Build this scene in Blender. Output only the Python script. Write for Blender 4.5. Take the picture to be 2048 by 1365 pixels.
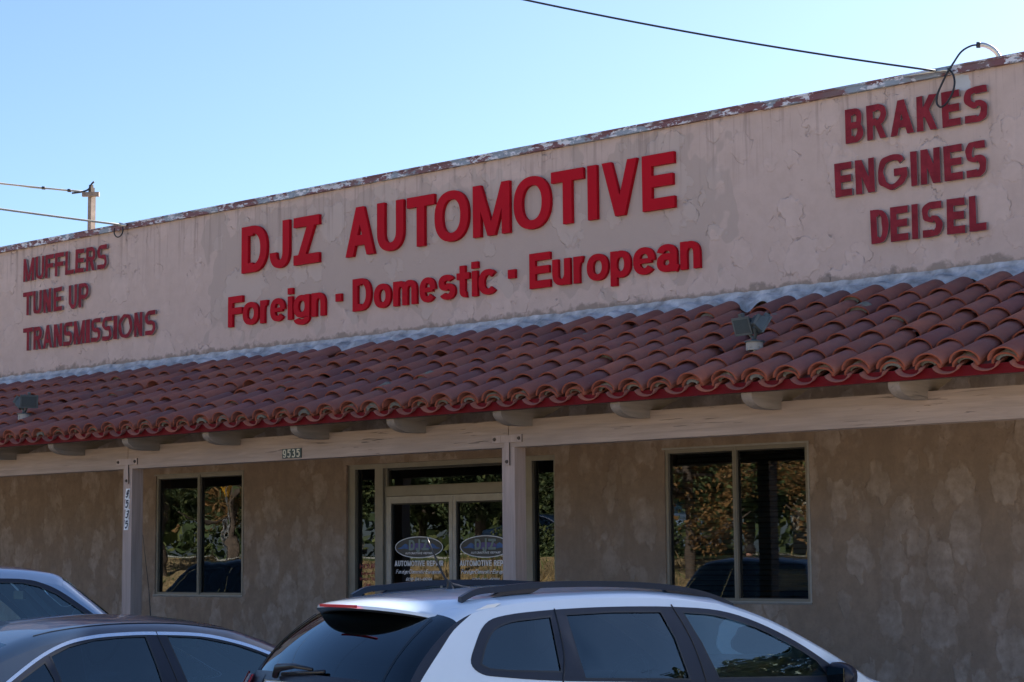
import bpy, bmesh, math, random
from math import sin, cos, pi, radians, sqrt, exp
from mathutils import Vector, Matrix, noise
from mathutils.geometry import delaunay_2d_cdt

S = bpy.context.scene
COL = S.collection
for o in list(bpy.data.objects):
    bpy.data.objects.remove(o)
random.seed(7)

# ------------------------------------------------------------------ camera, sky, sun
CAM_R = Vector((0.755, 0.655, -0.009)); CAM_F = Vector((-0.6508, 0.7512, 0.1108)).normalized()
YAW, PITCH, ROLL = radians(40.89578611), radians(6.36391187), radians(-0.50061705)
fw = Vector((-sin(YAW)*cos(PITCH), cos(YAW)*cos(PITCH), sin(PITCH)))
rt = Vector((cos(YAW), sin(YAW), 0)); up = rt.cross(fw)
r2 = rt*cos(ROLL) + up*sin(ROLL); u2 = -rt*sin(ROLL) + up*cos(ROLL)
cam = bpy.data.cameras.new('camera'); camo = bpy.data.objects.new('camera', cam); COL.objects.link(camo)
camo.matrix_world = Matrix(((r2.x, u2.x, -fw.x, 0), (r2.y, u2.y, -fw.y, -14.0), (r2.z, u2.z, -fw.z, 1.85), (0, 0, 0, 1)))
cam.sensor_width = 36; cam.lens = 36*3810.5637/2048; cam.clip_end = 3000; cam.clip_start = 0.05
S.camera = camo
SUN_EL, SUN_AZ = radians(32.8), radians(12)
world = bpy.data.worlds.new('World'); S.world = world; world.use_nodes = True
wn = world.node_tree; bg = wn.nodes['Background']
sky = wn.nodes.new('ShaderNodeTexSky'); sky.sky_type = 'NISHITA'; sky.sun_disc = False
sky.sun_elevation = SUN_EL; sky.sun_rotation = SUN_AZ; sky.air_density = 0.82; sky.dust_density = 1.3; sky.ozone_density = 5
wn.links.new(sky.outputs[0], bg.inputs[0]); bg.inputs[1].default_value = 0.060
sun = bpy.data.lights.new('sun', 'SUN'); sun.energy = 5; sun.angle = radians(0.5); sun.color = (1, 0.95, 0.88)
suno = bpy.data.objects.new('sun', sun); COL.objects.link(suno)
sd = Vector((sin(SUN_AZ)*cos(SUN_EL), cos(SUN_AZ)*cos(SUN_EL), sin(SUN_EL)))
suno.rotation_euler = sd.to_track_quat('Z', 'Y').to_euler()
S.view_settings.view_transform = 'Standard'; S.view_settings.look = 'None'
S.view_settings.exposure = 2.1; S.view_settings.gamma = 1
S.render.engine = 'CYCLES'
S.cycles.max_bounces = 8

# ------------------------------------------------------------------ helpers
def link(o, parent=None):
    COL.objects.link(o)
    if parent: o.parent = parent
    return o
def tag(o, label=None, cat=None, group=None, kind=None):
    if label: o['label'] = label
    if cat: o['category'] = cat
    if group: o['group'] = group
    if kind: o['kind'] = kind
    return o
def empty(name, loc=(0, 0, 0), rz=0, label=None, cat=None, group=None, parent=None):
    o = bpy.data.objects.new(name, None); o.location = loc; o.rotation_euler = (0, 0, rz)
    o.empty_display_size = 0.2
    link(o, parent); return tag(o, label, cat, group)
def mesh_obj(name, verts, faces, mats, parent=None, smooth=False, mi=None, kind=None, sharp=None):
    me = bpy.data.meshes.new(name); me.from_pydata([tuple(v) for v in verts], [], faces)
    for m in (mats if isinstance(mats, (list, tuple)) else [mats]): me.materials.append(m)
    if mi: me.polygons.foreach_set('material_index', mi)
    if smooth:
        me.polygons.foreach_set('use_smooth', [True]*len(me.polygons))
        if sharp is not None: me.set_sharp_from_angle(angle=radians(sharp))
    me.update()
    o = bpy.data.objects.new(name, me); link(o, parent)
    if kind: o['kind'] = kind
    return o
class MB:
    def __init__(s): s.v = []; s.f = []; s.m = []
    def box(s, a, b, m=0, rot=None, piv=None):
        i = len(s.v); x0, y0, z0 = a; x1, y1, z1 = b
        P = [Vector(p) for p in ((x0,y0,z0),(x1,y0,z0),(x1,y1,z0),(x0,y1,z0),(x0,y0,z1),(x1,y0,z1),(x1,y1,z1),(x0,y1,z1))]
        if rot is not None:
            c = Vector(piv) if piv else sum(P, Vector())/8
            P = [rot @ (p-c) + c for p in P]
        s.v += P
        s.f += [(i,i+3,i+2,i+1),(i+4,i+5,i+6,i+7),(i,i+1,i+5,i+4),(i+1,i+2,i+6,i+5),(i+2,i+3,i+7,i+6),(i+3,i,i+4,i+7)]
        s.m += [m]*6; return s
    def tube(s, pts, r, n=8, m=0, caps=True, flat=1.0):
        pts = [Vector(p) for p in pts]; i0 = len(s.v); rr = r if isinstance(r, (list, tuple)) else [r]*len(pts)
        a = None
        for k, p in enumerate(pts):
            t = (pts[min(k+1, len(pts)-1)] - pts[max(k-1, 0)]).normalized()
            if a is None:
                a = Vector((0, 0, 1)) if abs(t.z) < .9 else Vector((1, 0, 0))
            a = (a - t*a.dot(t)).normalized(); b = t.cross(a)
            for j in range(n):
                w = 2*pi*j/n; s.v.append(p + a*cos(w)*rr[k] + b*sin(w)*rr[k]*flat)
        for k in range(len(pts)-1):
            for j in range(n):
                q = i0+k*n; s.f.append((q+j, q+(j+1) % n, q+n+(j+1) % n, q+n+j)); s.m.append(m)
        if caps:
            s.f.append(tuple(i0+j for j in reversed(range(n)))); s.m.append(m)
            q = i0+(len(pts)-1)*n; s.f.append(tuple(q+j for j in range(n))); s.m.append(m)
        return s
    def cyl(s, c, ax, r, h, n=16, m=0, r1=None):
        c = Vector(c); ax = Vector(ax).normalized()
        return s.tube([c, c+ax*h], [r, r if r1 is None else r1], n, m)
    def build(s, name, mats, parent=None, smooth=False, kind=None, sharp=None):
        return mesh_obj(name, s.v, s.f, mats, parent, smooth, s.m, kind, sharp)
def inpoly(x, y, P):
    c = False; j = len(P)-1
    for i in range(len(P)):
        xi, yi = P[i]; xj, yj = P[j]
        if (yi > y) != (yj > y) and x < (xj-xi)*(y-yi)/(yj-yi)+xi: c = not c
        j = i
    return c
def cdt(polys, keep, extra=()):
    V = []; Eg = []
    for P in polys:
        i = len(V); V += [Vector(p) for p in P]; Eg += [(i+k, i+(k+1) % len(P)) for k in range(len(P))]
    V += [Vector(p) for p in extra]
    r = delaunay_2d_cdt(V, Eg, [], 0, 1e-6)
    vs, fs = r[0], r[2]; out = []
    for f in fs:
        cx = sum(vs[k][0] for k in f)/len(f); cy = sum(vs[k][1] for k in f)/len(f)
        if keep(cx, cy): out.append(tuple(f))
    return vs, out
def prism(vs, fs, fn, d0, d1):
    """2-D triangulation -> closed solid; fn(x, y, d) gives the 3-D point"""
    used = sorted({k for f in fs for k in f}); ix = {k: i for i, k in enumerate(used)}; n = len(used)
    V = [fn(vs[k][0], vs[k][1], d0) for k in used] + [fn(vs[k][0], vs[k][1], d1) for k in used]
    F = []; cnt = {}
    for f in fs:
        g = [ix[k] for k in f]; F.append(tuple(g)); F.append(tuple(n+k for k in reversed(g)))
        for a, b in zip(g, g[1:]+g[:1]): cnt[(a, b)] = 1
    nf = len(F)
    for (a, b) in cnt:
        if (b, a) not in cnt: F.append((b, a, n+a, n+b))
    return V, F, nf
def wall_solid(outer, holes, fn, d0, d1):
    vs, fs = cdt([outer]+holes, lambda x, y: inpoly(x, y, outer) and not any(inpoly(x, y, h) for h in holes))
    return prism(vs, fs, fn, d0, d1)
def rect(x0, x1, y0, y1): return [(x0, y0), (x1, y0), (x1, y1), (x0, y1)]
XZ = lambda x, z, d: Vector((x, d, z))
def catmull(P, n=6, closed=False):
    out = []; N = len(P); R = N if closed else N-1
    for i in range(R):
        g = (lambda k: P[k % N]) if closed else (lambda k: P[max(0, min(N-1, k))])
        a, b, c, d = [Vector(g(k)) for k in (i-1, i, i+1, i+2)]
        for k in range(n):
            t = k/n; out.append(0.5*((2*b)+(c-a)*t+(2*a-5*b+4*c-d)*t*t+(3*b-a-3*c+d)*t*t*t))
    if not closed: out.append(Vector(P[-1]))
    return out

# ------------------------------------------------------------------ materials
def newmat(name):
    m = bpy.data.materials.new(name); m.use_nodes = True
    return m, m.node_tree, m.node_tree.nodes['Principled BSDF']
def N(nt, t, **kw):
    n = nt.nodes.new(t)
    for k, v in kw.items():
        if k in ('operation', 'blend_type', 'data_type', 'feature', 'noise_dimensions', 'musgrave_type', 'interpolation_type', 'bands_direction', 'wave_type'): setattr(n, k, v)
    return n
def setin(n, **kw):
    for k, v in kw.items(): n.inputs[k].default_value = v
    return n
def coords(nt, scale=(1, 1, 1), loc=(0, 0, 0)):
    tc = nt.nodes.new('ShaderNodeTexCoord'); mp = nt.nodes.new('ShaderNodeMapping')
    mp.inputs['Scale'].default_value = scale; mp.inputs['Location'].default_value = loc
    nt.links.new(tc.outputs['Object'], mp.inputs[0]); return mp.outputs[0]
def noise_tex(nt, vec, scale, detail=3, rough=.5, dist=0):
    n = nt.nodes.new('ShaderNodeTexNoise'); setin(n, Scale=scale, Detail=detail, Roughness=rough, Distortion=dist)
    nt.links.new(vec, n.inputs['Vector']); return n.outputs['Fac']
def ramp(nt, fac, stops, interp='LINEAR'):
    r = nt.nodes.new('ShaderNodeValToRGB'); r.color_ramp.interpolation = interp
    e = r.color_ramp.elements
    while len(e) < len(stops): e.new(0.5)
    for k, (p, c) in enumerate(stops):
        e[k].position = p; e[k].color = (c, c, c, 1) if isinstance(c, (int, float)) else (*c, 1)
    nt.links.new(fac, r.inputs[0]); return r.outputs[0]
def mixc(nt, fac, a, b, mode='MIX'):
    m = nt.nodes.new('ShaderNodeMix'); m.data_type = 'RGBA'; m.blend_type = mode
    for s_, v in ((m.inputs[0], fac), (m.inputs[6], a), (m.inputs[7], b)):
        if isinstance(v, (int, float)): s_.default_value = v
        elif isinstance(v, tuple): s_.default_value = (*v, 1)
        else: nt.links.new(v, s_)
    return m.outputs[2]
def math_(nt, op, a, b=None, clamp=False):
    m = nt.nodes.new('ShaderNodeMath'); m.operation = op; m.use_clamp = clamp
    for s_, v in ((m.inputs[0], a), (m.inputs[1], b)):
        if v is None: continue
        if isinstance(v, (int, float)): s_.default_value = v
        else: nt.links.new(v, s_)
    return m.outputs[0]
def bump(nt, h, bsdf, strength=.3, dist=.01):
    b = nt.nodes.new('ShaderNodeBump'); b.inputs['Strength'].default_value = strength; b.inputs['Distance'].default_value = dist
    nt.links.new(h, b.inputs['Height']); nt.links.new(b.outputs[0], bsdf.inputs['Normal']); return b
def simple(name, col, rough=.6, metal=0, var=.12, scale=6, bmp=0, bscale=80, coat=0, spec=.5):
    m, nt, b = newmat(name); v = coords(nt)
    f = noise_tex(nt, v, scale, 4, .6)
    lo = tuple(c*(1-var) for c in col); hi = tuple(min(1, c*(1+var)) for c in col)
    nt.links.new(ramp(nt, f, [(.3, lo), (.7, hi)]), b.inputs['Base Color'])
    setin(b, Roughness=rough, Metallic=metal)
    b.inputs['Coat Weight'].default_value = coat; b.inputs['Coat Roughness'].default_value = .03
    b.inputs['Specular IOR Level'].default_value = spec
    if bmp: bump(nt, noise_tex(nt, v, bscale, 3), b, bmp, .01)
    return m

def stucco(name, base, patch, deep, upper):
    m, nt, b = newmat(name)
    v = coords(nt, (1, 1, .62 if not upper else .9))
    n1 = noise_tex(nt, v, 2.7 if not upper else 2.1, 2.5, .45, .55)
    n2 = noise_tex(nt, coords(nt, (1, 1, .7), (7, 3, 1)), 1.5, 2, .5, .8)
    fine = noise_tex(nt, coords(nt), 38, 4, .65)
    mid = noise_tex(nt, coords(nt), 7, 4, .6)
    brk = ramp(nt, noise_tex(nt, coords(nt, (1, 1, 1), (3, 5, 9)), 4.6, 2), [(.50, 0), (.58, 1)])
    def blobs(sc, loc, wob, rad, keep):
        vv = coords(nt, sc, loc); wn_ = nt.nodes.new('ShaderNodeTexNoise'); setin(wn_, Scale=3.2, Detail=2.5, Roughness=.55); nt.links.new(vv, wn_.inputs['Vector'])
        mx = nt.nodes.new('ShaderNodeVectorMath'); mx.operation = 'MULTIPLY_ADD'; mx.inputs[1].default_value = (wob, wob, wob)
        nt.links.new(wn_.outputs['Color'], mx.inputs[0]); nt.links.new(vv, mx.inputs[2])
        vo = nt.nodes.new('ShaderNodeTexVoronoi'); vo.voronoi_dimensions = '2D' if False else '3D'; setin(vo, Scale=1.0, Randomness=1.0); nt.links.new(mx.outputs[0], vo.inputs['Vector'])
        sp_ = nt.nodes.new('ShaderNodeSeparateXYZ'); nt.links.new(vo.outputs['Color'], sp_.inputs[0])
        r_ = math_(nt, 'ADD', math_(nt, 'MULTIPLY', sp_.outputs[0], rad*.6), rad*.62)
        g = math_(nt, 'SUBTRACT', r_, vo.outputs['Distance'])
        on = ramp(nt, sp_.outputs[1], [(keep, 1), (keep+.01, 0)], 'CONSTANT')
        return g, on
    g1, on1 = blobs((3.1, .01, 2.0) if not upper else (2.5, .01, 2.1), (3, 5, 7), .6 if not upper else .75, .50 if not upper else .5, .92 if not upper else .45)
    g2, on2 = blobs((4.6, .01, 3.2) if not upper else (4.2, .01, 3.6), (13, 2, 1), .6 if not upper else .7, .42, .95 if not upper else .45)
    pm = math_(nt, 'MULTIPLY', ramp(nt, g1, [(0, 0), (.05 if upper else .07, 1)]), on1)
    pm2 = math_(nt, 'MULTIPLY', ramp(nt, g2, [(0, 0), (.05 if upper else .09, 1)]), on2)
    pmm = math_(nt, 'MAXIMUM', pm, math_(nt, 'MULTIPLY', pm2, .6))
    c = mixc(nt, pmm, base, patch)
    c = mixc(nt, ramp(nt, mid, [(.35, .35 if upper else .6), (.62, 0)]), c, deep)
    if not upper:
        streak = noise_tex(nt, coords(nt, (2.2, 1, .55), (2, 2, 6)), 2.3, 4, .6)
        c = mixc(nt, ramp(nt, streak, [(.38, .38), (.54, 0)]), c, deep)
        c = mixc(nt, ramp(nt, noise_tex(nt, coords(nt, (1, 1, .8), (5, 1, 1)), 17, 4, .7), [(.38, .35), (.52, 0)]), c, deep)
    # crevices: thin broken lines along the lap of one trowel stroke over another
    line = math_(nt, 'MULTIPLY', ramp(nt, math_(nt, 'ABSOLUTE', g1), [(.0, 1), (.016, .6), (.035, 0)]), on1)
    line2 = math_(nt, 'MULTIPLY', ramp(nt, math_(nt, 'ABSOLUTE', g2), [(.0, 1), (.016, .6), (.035, 0)]), on2)
    lm = math_(nt, 'MULTIPLY', math_(nt, 'MAXIMUM', line, math_(nt, 'MULTIPLY', line2, .8)), brk)
    rag = ramp(nt, noise_tex(nt, coords(nt), 19, 3, .6), [(.48, 0), (.6, 1)])
    lm = math_(nt, 'MULTIPLY', lm, math_(nt, 'ADD', math_(nt, 'MULTIPLY', rag, .8), .2))
    c = mixc(nt, math_(nt, 'MULTIPLY', lm, .30 if upper else .15), c, tuple(k*.45 for k in deep))
    pits = ramp(nt, noise_tex(nt, coords(nt, (1, 1, 1), (1, 8, 2)), 24, 2), [(.70, 0), (.76, 1)])
    c = mixc(nt, math_(nt, 'MULTIPLY', pits, .35), c, tuple(k*.5 for k in deep))
    if upper:
        # repainted, greyer ground behind the red letters, with a brushed uneven edge
        tc = nt.nodes.new('ShaderNodeTexCoord'); sp = nt.nodes.new('ShaderNodeSeparateXYZ'); nt.links.new(tc.outputs['Object'], sp.inputs[0])
        edge = math_(nt, 'MULTIPLY', math_(nt, 'SUBTRACT', noise_tex(nt, coords(nt, (1.2, 1, .8)), 2.6, 2), .5), 1.3)
        fx = math_(nt, 'SUBTRACT', 3.55, math_(nt, 'ABSOLUTE', math_(nt, 'ADD', sp.outputs[0], 13.15)))
        fz = math_(nt, 'SUBTRACT', .63, math_(nt, 'ABSOLUTE', math_(nt, 'SUBTRACT', sp.outputs[2], 4.98)))
        g = math_(nt, 'ADD', math_(nt, 'MINIMUM', fx, fz), edge)
        gm = ramp(nt, g, [(.0, 0), (.03, 1)])
        c = mixc(nt, math_(nt, 'MULTIPLY', gm, .8), c, mixc(nt, pmm, (.43, .34, .305), (.47, .38, .345)))
        # run-off streaks below the coping
        st = noise_tex(nt, coords(nt, (7, 1, .35), (1, 1, 4)), 2.2, 4, .6)
        hz = ramp(nt, math_(nt, 'SUBTRACT', 5.74, sp.outputs[2]), [(.0, 1), (.75, 0)])
        c = mixc(nt, math_(nt, 'MULTIPLY', ramp(nt, st, [(.52, 0), (.66, .5)]), hz), c, (.20, .15, .135))
        # dirt where the wall meets the flashing
        dz = math_(nt, 'SUBTRACT', 4.19, sp.outputs[2]); dz = math_(nt, 'ADD', dz, math_(nt, 'MULTIPLY', math_(nt, 'SUBTRACT', mid, .5), .3))
        c = mixc(nt, math_(nt, 'MULTIPLY', ramp(nt, dz, [(.0, 0), (.04, 1)]), .55), c, (.10, .085, .065))
        # bare plaster where the cable bracket tore off
        wx = math_(nt, 'ABSOLUTE', math_(nt, 'ADD', sp.outputs[0], 7.205)); wz = math_(nt, 'ABSOLUTE', math_(nt, 'SUBTRACT', sp.outputs[2], 5.665))
        ww = math_(nt, 'ADD', math_(nt, 'SUBTRACT', .095, math_(nt, 'MAXIMUM', math_(nt, 'MULTIPLY', wx, 1.0), wz)), math_(nt, 'MULTIPLY', math_(nt, 'SUBTRACT', noise_tex(nt, coords(nt), 9, 3), .5), .12))
        c = mixc(nt, ramp(nt, ww, [(.03, 0), (.035, 1)]), c, (.52, .53, .56))
    nt.links.new(c, b.inputs['Base Color']); setin(b, Roughness=.93); b.inputs['Specular IOR Level'].default_value = .2
    h = math_(nt, 'ADD', math_(nt, 'MULTIPLY', fine, .16), math_(nt, 'MULTIPLY', pmm, .38 if upper else .25))
    h = math_(nt, 'SUBTRACT', h, math_(nt, 'MULTIPLY', lm, .8 if upper else .3))
    h = math_(nt, 'ADD', h, math_(nt, 'MULTIPLY', mid, .55))
    bump(nt, h, b, .9, .014); return m

def wood(name, col, crack=.55, along=0):
    m, nt, b = newmat(name); sc = [9, 9, 9]; sc[along] = .55
    v = coords(nt, tuple(sc)); g = noise_tex(nt, v, 3.2, 5, .6, .4)
    sc2 = [60, 60, 60]; sc2[along] = 2.2
    k = noise_tex(nt, coords(nt, tuple(sc2), (1, 4, 2)), 1.0, 3, .6, .6)
    km = ramp(nt, k, [(.64, 0), (.67, 1)])
    zone = ramp(nt, noise_tex(nt, coords(nt, (.6, .6, .6)), 1.1, 2), [(.44, 0), (.62, 1)])
    km = math_(nt, 'MULTIPLY', km, zone)
    big = noise_tex(nt, coords(nt), 1.3, 3)
    c = ramp(nt, g, [(.3, tuple(x*.78 for x in col)), (.7, tuple(x*1.1 for x in col))])
    c = mixc(nt, ramp(nt, big, [(.35, .35), (.6, 0)]), c, tuple(x*.72 for x in col))
    c = mixc(nt, math_(nt, 'MULTIPLY', km, crack), c, (.05, .038, .03))
    nt.links.new(c, b.inputs['Base Color']); setin(b, Roughness=.78)
    bump(nt, math_(nt, 'SUBTRACT', math_(nt, 'MULTIPLY', g, .5), km), b, .8, .008); return m

def tile_mat():
    m, nt, b = newmat('clay_tile_face')
    oi = nt.nodes.new('ShaderNodeObjectInfo'); at = nt.nodes.new('ShaderNodeAttribute'); at.attribute_name = 'tone'
    rnd = math_(nt, 'FRACT', math_(nt, 'ADD', oi.outputs['Random'], at.outputs['Fac']))
    base = ramp(nt, rnd, [(0, (.225, .070, .052)), (.25, (.29, .094, .062)), (.5, (.15, .054, .050)), (.72, (.36, .115, .068)), (.86, (.25, .09, .075)), (1, (.20, .068, .06))])
    g = noise_tex(nt, coords(nt), 9, 4, .65)
    c = mixc(nt, ramp(nt, g, [(.35, .55), (.65, 0)]), base, (.15, .052, .05))
    mpd = nt.nodes.new('ShaderNodeVectorMath'); mpd.operation = 'ADD'; tcd = nt.nodes.new('ShaderNodeTexCoord'); nt.links.new(tcd.outputs['Object'], mpd.inputs[0]); nt.links.new(oi.outputs['Location'], mpd.inputs[1])
    dust = ramp(nt, noise_tex(nt, mpd.outputs[0], 3.1, 5, .7), [(.45, 0), (.75, .55)])
    c = mixc(nt, dust, c, (.20, .105, .085))
    sp = ramp(nt, noise_tex(nt, mpd.outputs[0], 42, 2), [(.71, 0), (.75, 1)])
    c = mixc(nt, math_(nt, 'MULTIPLY', sp, .25), c, (.3, .27, .24))
    nt.links.new(c, b.inputs['Base Color']); setin(b, Roughness=.68); b.inputs['Specular IOR Level'].default_value = .38
    bump(nt, noise_tex(nt, coords(nt), 70, 3), b, .15, .004); return m

def coping_mat():
    m, nt, b = newmat('peeling_painted_metal')
    v = coords(nt, (1, 1, 2.4)); n1 = noise_tex(nt, v, 9, 6, .7, .3); n2 = noise_tex(nt, coords(nt, (.5, 1, 1), (9, 2, 5)), 2.6, 5, .6)
    grey = mixc(nt, noise_tex(nt, coords(nt), 4, 3), (.20, .235, .29), (.30, .34, .40))
    c = mixc(nt, ramp(nt, n2, [(.47, 0), (.49, 1)]), grey, (.17, .065, .07))
    c = mixc(nt, ramp(nt, n1, [(.535, 0), (.55, 1)]), c, (.62, .62, .68))
    c = mixc(nt, ramp(nt, noise_tex(nt, coords(nt, (1, 1, 1), (2, 2, 2)), 3.5, 4), [(.5, 0), (.7, .5)]), c, (.16, .13, .13)); nt.links.new(c, b.inputs['Base Color']); setin(b, Roughness=.6); bump(nt, n1, b, .4, .006); return m

def glass_mat(name, tint, ior=1.75, wav=0.0, wscale=2.0, gcol=(.97, .98, 1)):
    m = bpy.data.materials.new(name); m.use_nodes = True; nt = m.node_tree; nt.nodes.clear()
    out = nt.nodes.new('ShaderNodeOutputMaterial'); mix = nt.nodes.new('ShaderNodeMixShader')
    tr = nt.nodes.new('ShaderNodeBsdfTransparent'); tr.inputs[0].default_value = (*tint, 1)
    gl = nt.nodes.new('ShaderNodeBsdfGlossy'); gl.inputs['Roughness'].default_value = .004; gl.inputs[0].default_value = tuple(gcol)+(1,)
    fr = nt.nodes.new('ShaderNodeFresnel'); fr.inputs[0].default_value = ior
    nt.links.new(fr.outputs[0], mix.inputs[0]); nt.links.new(tr.outputs[0], mix.inputs[1]); nt.links.new(gl.outputs[0], mix.inputs[2])
    nt.links.new(mix.outputs[0], out.inputs[0])
    if wav:
        b = nt.nodes.new('ShaderNodeBump'); b.inputs['Strength'].default_value = 1; b.inputs['Distance'].default_value = wav
        nt.links.new(noise_tex(nt, coords(nt, (1, 1, 1.3)), wscale, 1.5), b.inputs['Height']); nt.links.new(b.outputs[0], gl.inputs['Normal'])
    return m

M = {}
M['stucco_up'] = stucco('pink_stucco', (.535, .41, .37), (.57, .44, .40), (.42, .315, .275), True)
M['stucco_low'] = stucco('porch_shade_stucco', (.345, .248, .182), (.45, .348, .28), (.24, .175, .13), False)  # same wall finish, porch shade put into a darker, browner colour
M['beam'] = wood('painted_timber', (.44, .325, .26), .8)
M['post'] = wood('painted_post', (.50, .375, .32), .3, 2)
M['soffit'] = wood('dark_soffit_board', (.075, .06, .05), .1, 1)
M['rafter'] = wood('painted_rafter', (.30, .245, .205), .35, 1)
M['fascia'] = simple('red_fascia_paint', (.125, .003, .007), .6, spec=.15, var=.2, scale=5)
M['tile'] = tile_mat()
M['tile_edge'] = simple('fired_clay_edge', (.25, .058, .028), .8, var=.2, scale=30)
M['mortar'] = simple('grey_mortar', (.15, .138, .115), .95, var=.3, scale=20, bmp=.6, bscale=40)
M['flash'] = simple('silver_roof_coating', (.43, .415, .42), .7, var=.45, scale=8, bmp=1.0, bscale=14, spec=.5)
M['coping'] = coping_mat()
M['red'] = simple('red_sign_enamel', (.42, .004, .014), .55, var=.08, scale=1.5, spec=.1)
M['maroon'] = simple('faded_maroon_paint', (.22, .022, .034), .8, var=.25, scale=9, bmp=.3, bscale=50, spec=.15)
M['signside'] = simple('weathered_sign_edge', (.25, .21, .21), .9, var=.2)
M['alum'] = simple('bronze_aluminium', (.25, .225, .185), .42, .25, var=.1)
M['alumw'] = simple('pale_aluminium', (.36, .34, .31), .45, .3, var=.12, scale=12)
M['gasket'] = simple('black_gasket', (.012, .012, .012), .5)
M['blind'] = simple('dark_blind', (.10, .125, .125), .6)
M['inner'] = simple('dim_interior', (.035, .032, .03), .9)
M['vinylw'] = simple('white_vinyl', (.80, .79, .83), .5)
M['vinylr'] = simple('red_vinyl', (.42, .10, .08), .5)
M['vinylb'] = simple('blue_vinyl', (.05, .13, .34), .5)
M['vinylp'] = simple('purple_vinyl', (.13, .10, .30), .5)
M['vinylg'] = simple('grey_vinyl', (.085, .08, .072), .6)
M['vinyls'] = simple('silver_green_vinyl', (.20, .27, .27), .4)
M['plate'] = simple('green_plate', (.035, .055, .048), .5)
M['platew'] = simple('white_number_plate', (.80, .81, .84), .5)
M['digitk'] = simple('navy_digit', (.015, .02, .05), .4)
M['digitc'] = simple('cream_digit', (.62, .57, .44), .5)
M['lampg'] = simple('grey_green_lamp_body', (.075, .092, .10), .5, .2, var=.2, scale=14)
M['lampw'] = simple('weathered_junction_box', (.30, .28, .26), .6)
M['lens'] = simple('lamp_glass', (.06, .075, .08), .15)
M['cable'] = simple('black_cable', (.012, .014, .02), .5)
M['cablew'] = simple('weathered_cable', (.34, .31, .26), .6)
M['steel'] = simple('galvanised_steel', (.55, .53, .50), .35, .8)
M['poleg'] = simple('weathered_pole', (.22, .17, .145), .85, var=.25)
M['pole_and_gap'] = simple('dark_pole_wood_and_gap_shade', (.09, .065, .05), .85)
M['black'] = simple('black_plastic', (.014, .015, .018), .35)
M['trim'] = simple('gloss_black_trim', (.014, .018, .032), .34, spec=.35)
M['rubber'] = simple('tyre_rubber', (.02, .02, .02), .8)
M['rim'] = simple('alloy_rim', (.5, .5, .52), .3, .9)
M['white'] = simple('white_car_paint', (.57, .67, .78), .32, var=.015, coat=1.0)
M['navy'] = simple('dark_blue_car_paint', (.008, .022, .05), .35, 0, var=.04, coat=.7)
M['slate'] = simple('silver_blue_car_paint', (.24, .33, .44), .3, .35, var=.02, coat=1.0)
M['silver'] = simple('silver_car_paint', (.20, .21, .23), .3, .2, var=.02, coat=1.0)
M['chrome'] = simple('bright_trim', (.62, .66, .72), .16, .85, var=.02)
M['tail'] = simple('red_lamp_plastic', (.36, .002, .012), .4, spec=.3)
M['tailw'] = simple('clear_lamp_plastic', (.6, .5, .52), .12, coat=1.0)
M['seat'] = simple('dark_seat_cloth', (.05, .055, .06), .9)
M['glass_dark'] = glass_mat('privacy_glass', (.12, .13, .15), 1.78, gcol=(.74, .92, 1))
M['glass_car'] = glass_mat('tinted_car_glass', (.72, .88, .88), 1.95, gcol=(.74, .95, 1))
M['glass_black'] = glass_mat('black_rear_glass', (.02, .02, .022), 1.8, gcol=(.74, .90, 1))
M['glass_wavy'] = glass_mat('wavy_window_glass', (.35, .38, .38), 1.7, .0014, 2.3)
M['glass_flat'] = glass_mat('window_glass', (.34, .37, .37), 1.7, .0006, 2.0)
M['pale_paving'] = simple('pale_paving', (.35, .31, .265), .9, var=.25, scale=3, bmp=.4)  # lot and road paving, lightened to bounce warm fill onto the shaded facade
M['concrete'] = simple('concrete', (.34, .33, .30), .9, var=.15, scale=2, bmp=.3)
M['drygrass'] = simple('dry_grass_ground', (.30, .215, .10), 1, var=.45, scale=1.2)
M['lawn'] = simple('green_lawn', (.09, .12, .03), 1, var=.4, scale=1.5)
M['leafg'] = simple('dark_green_leaf', (.045, .07, .02), .7, var=.5, scale=1.1)
M['leafo'] = simple('orange_leaf', (.20, .105, .03), .7, var=.6, scale=1.3)
M['leafy'] = simple('olive_leaf', (.10, .115, .03), .7, var=.5, scale=1.2)
M['bark'] = simple('bark', (.10, .075, .055), .95, var=.3, scale=8)
M['render'] = simple('beige_render', (.46, .40, .30), .9, var=.08)
M['yellow'] = simple('yellow_sign_sheet', (.75, .38, .02), .4)
M['skin'] = simple('skin', (.42, .22, .15), .6, var=.05)
M['shirt'] = simple('dark_shirt', (.03, .03, .04), .9)
M['hair'] = simple('dark_hair', (.02, .015, .012), .8)

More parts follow.
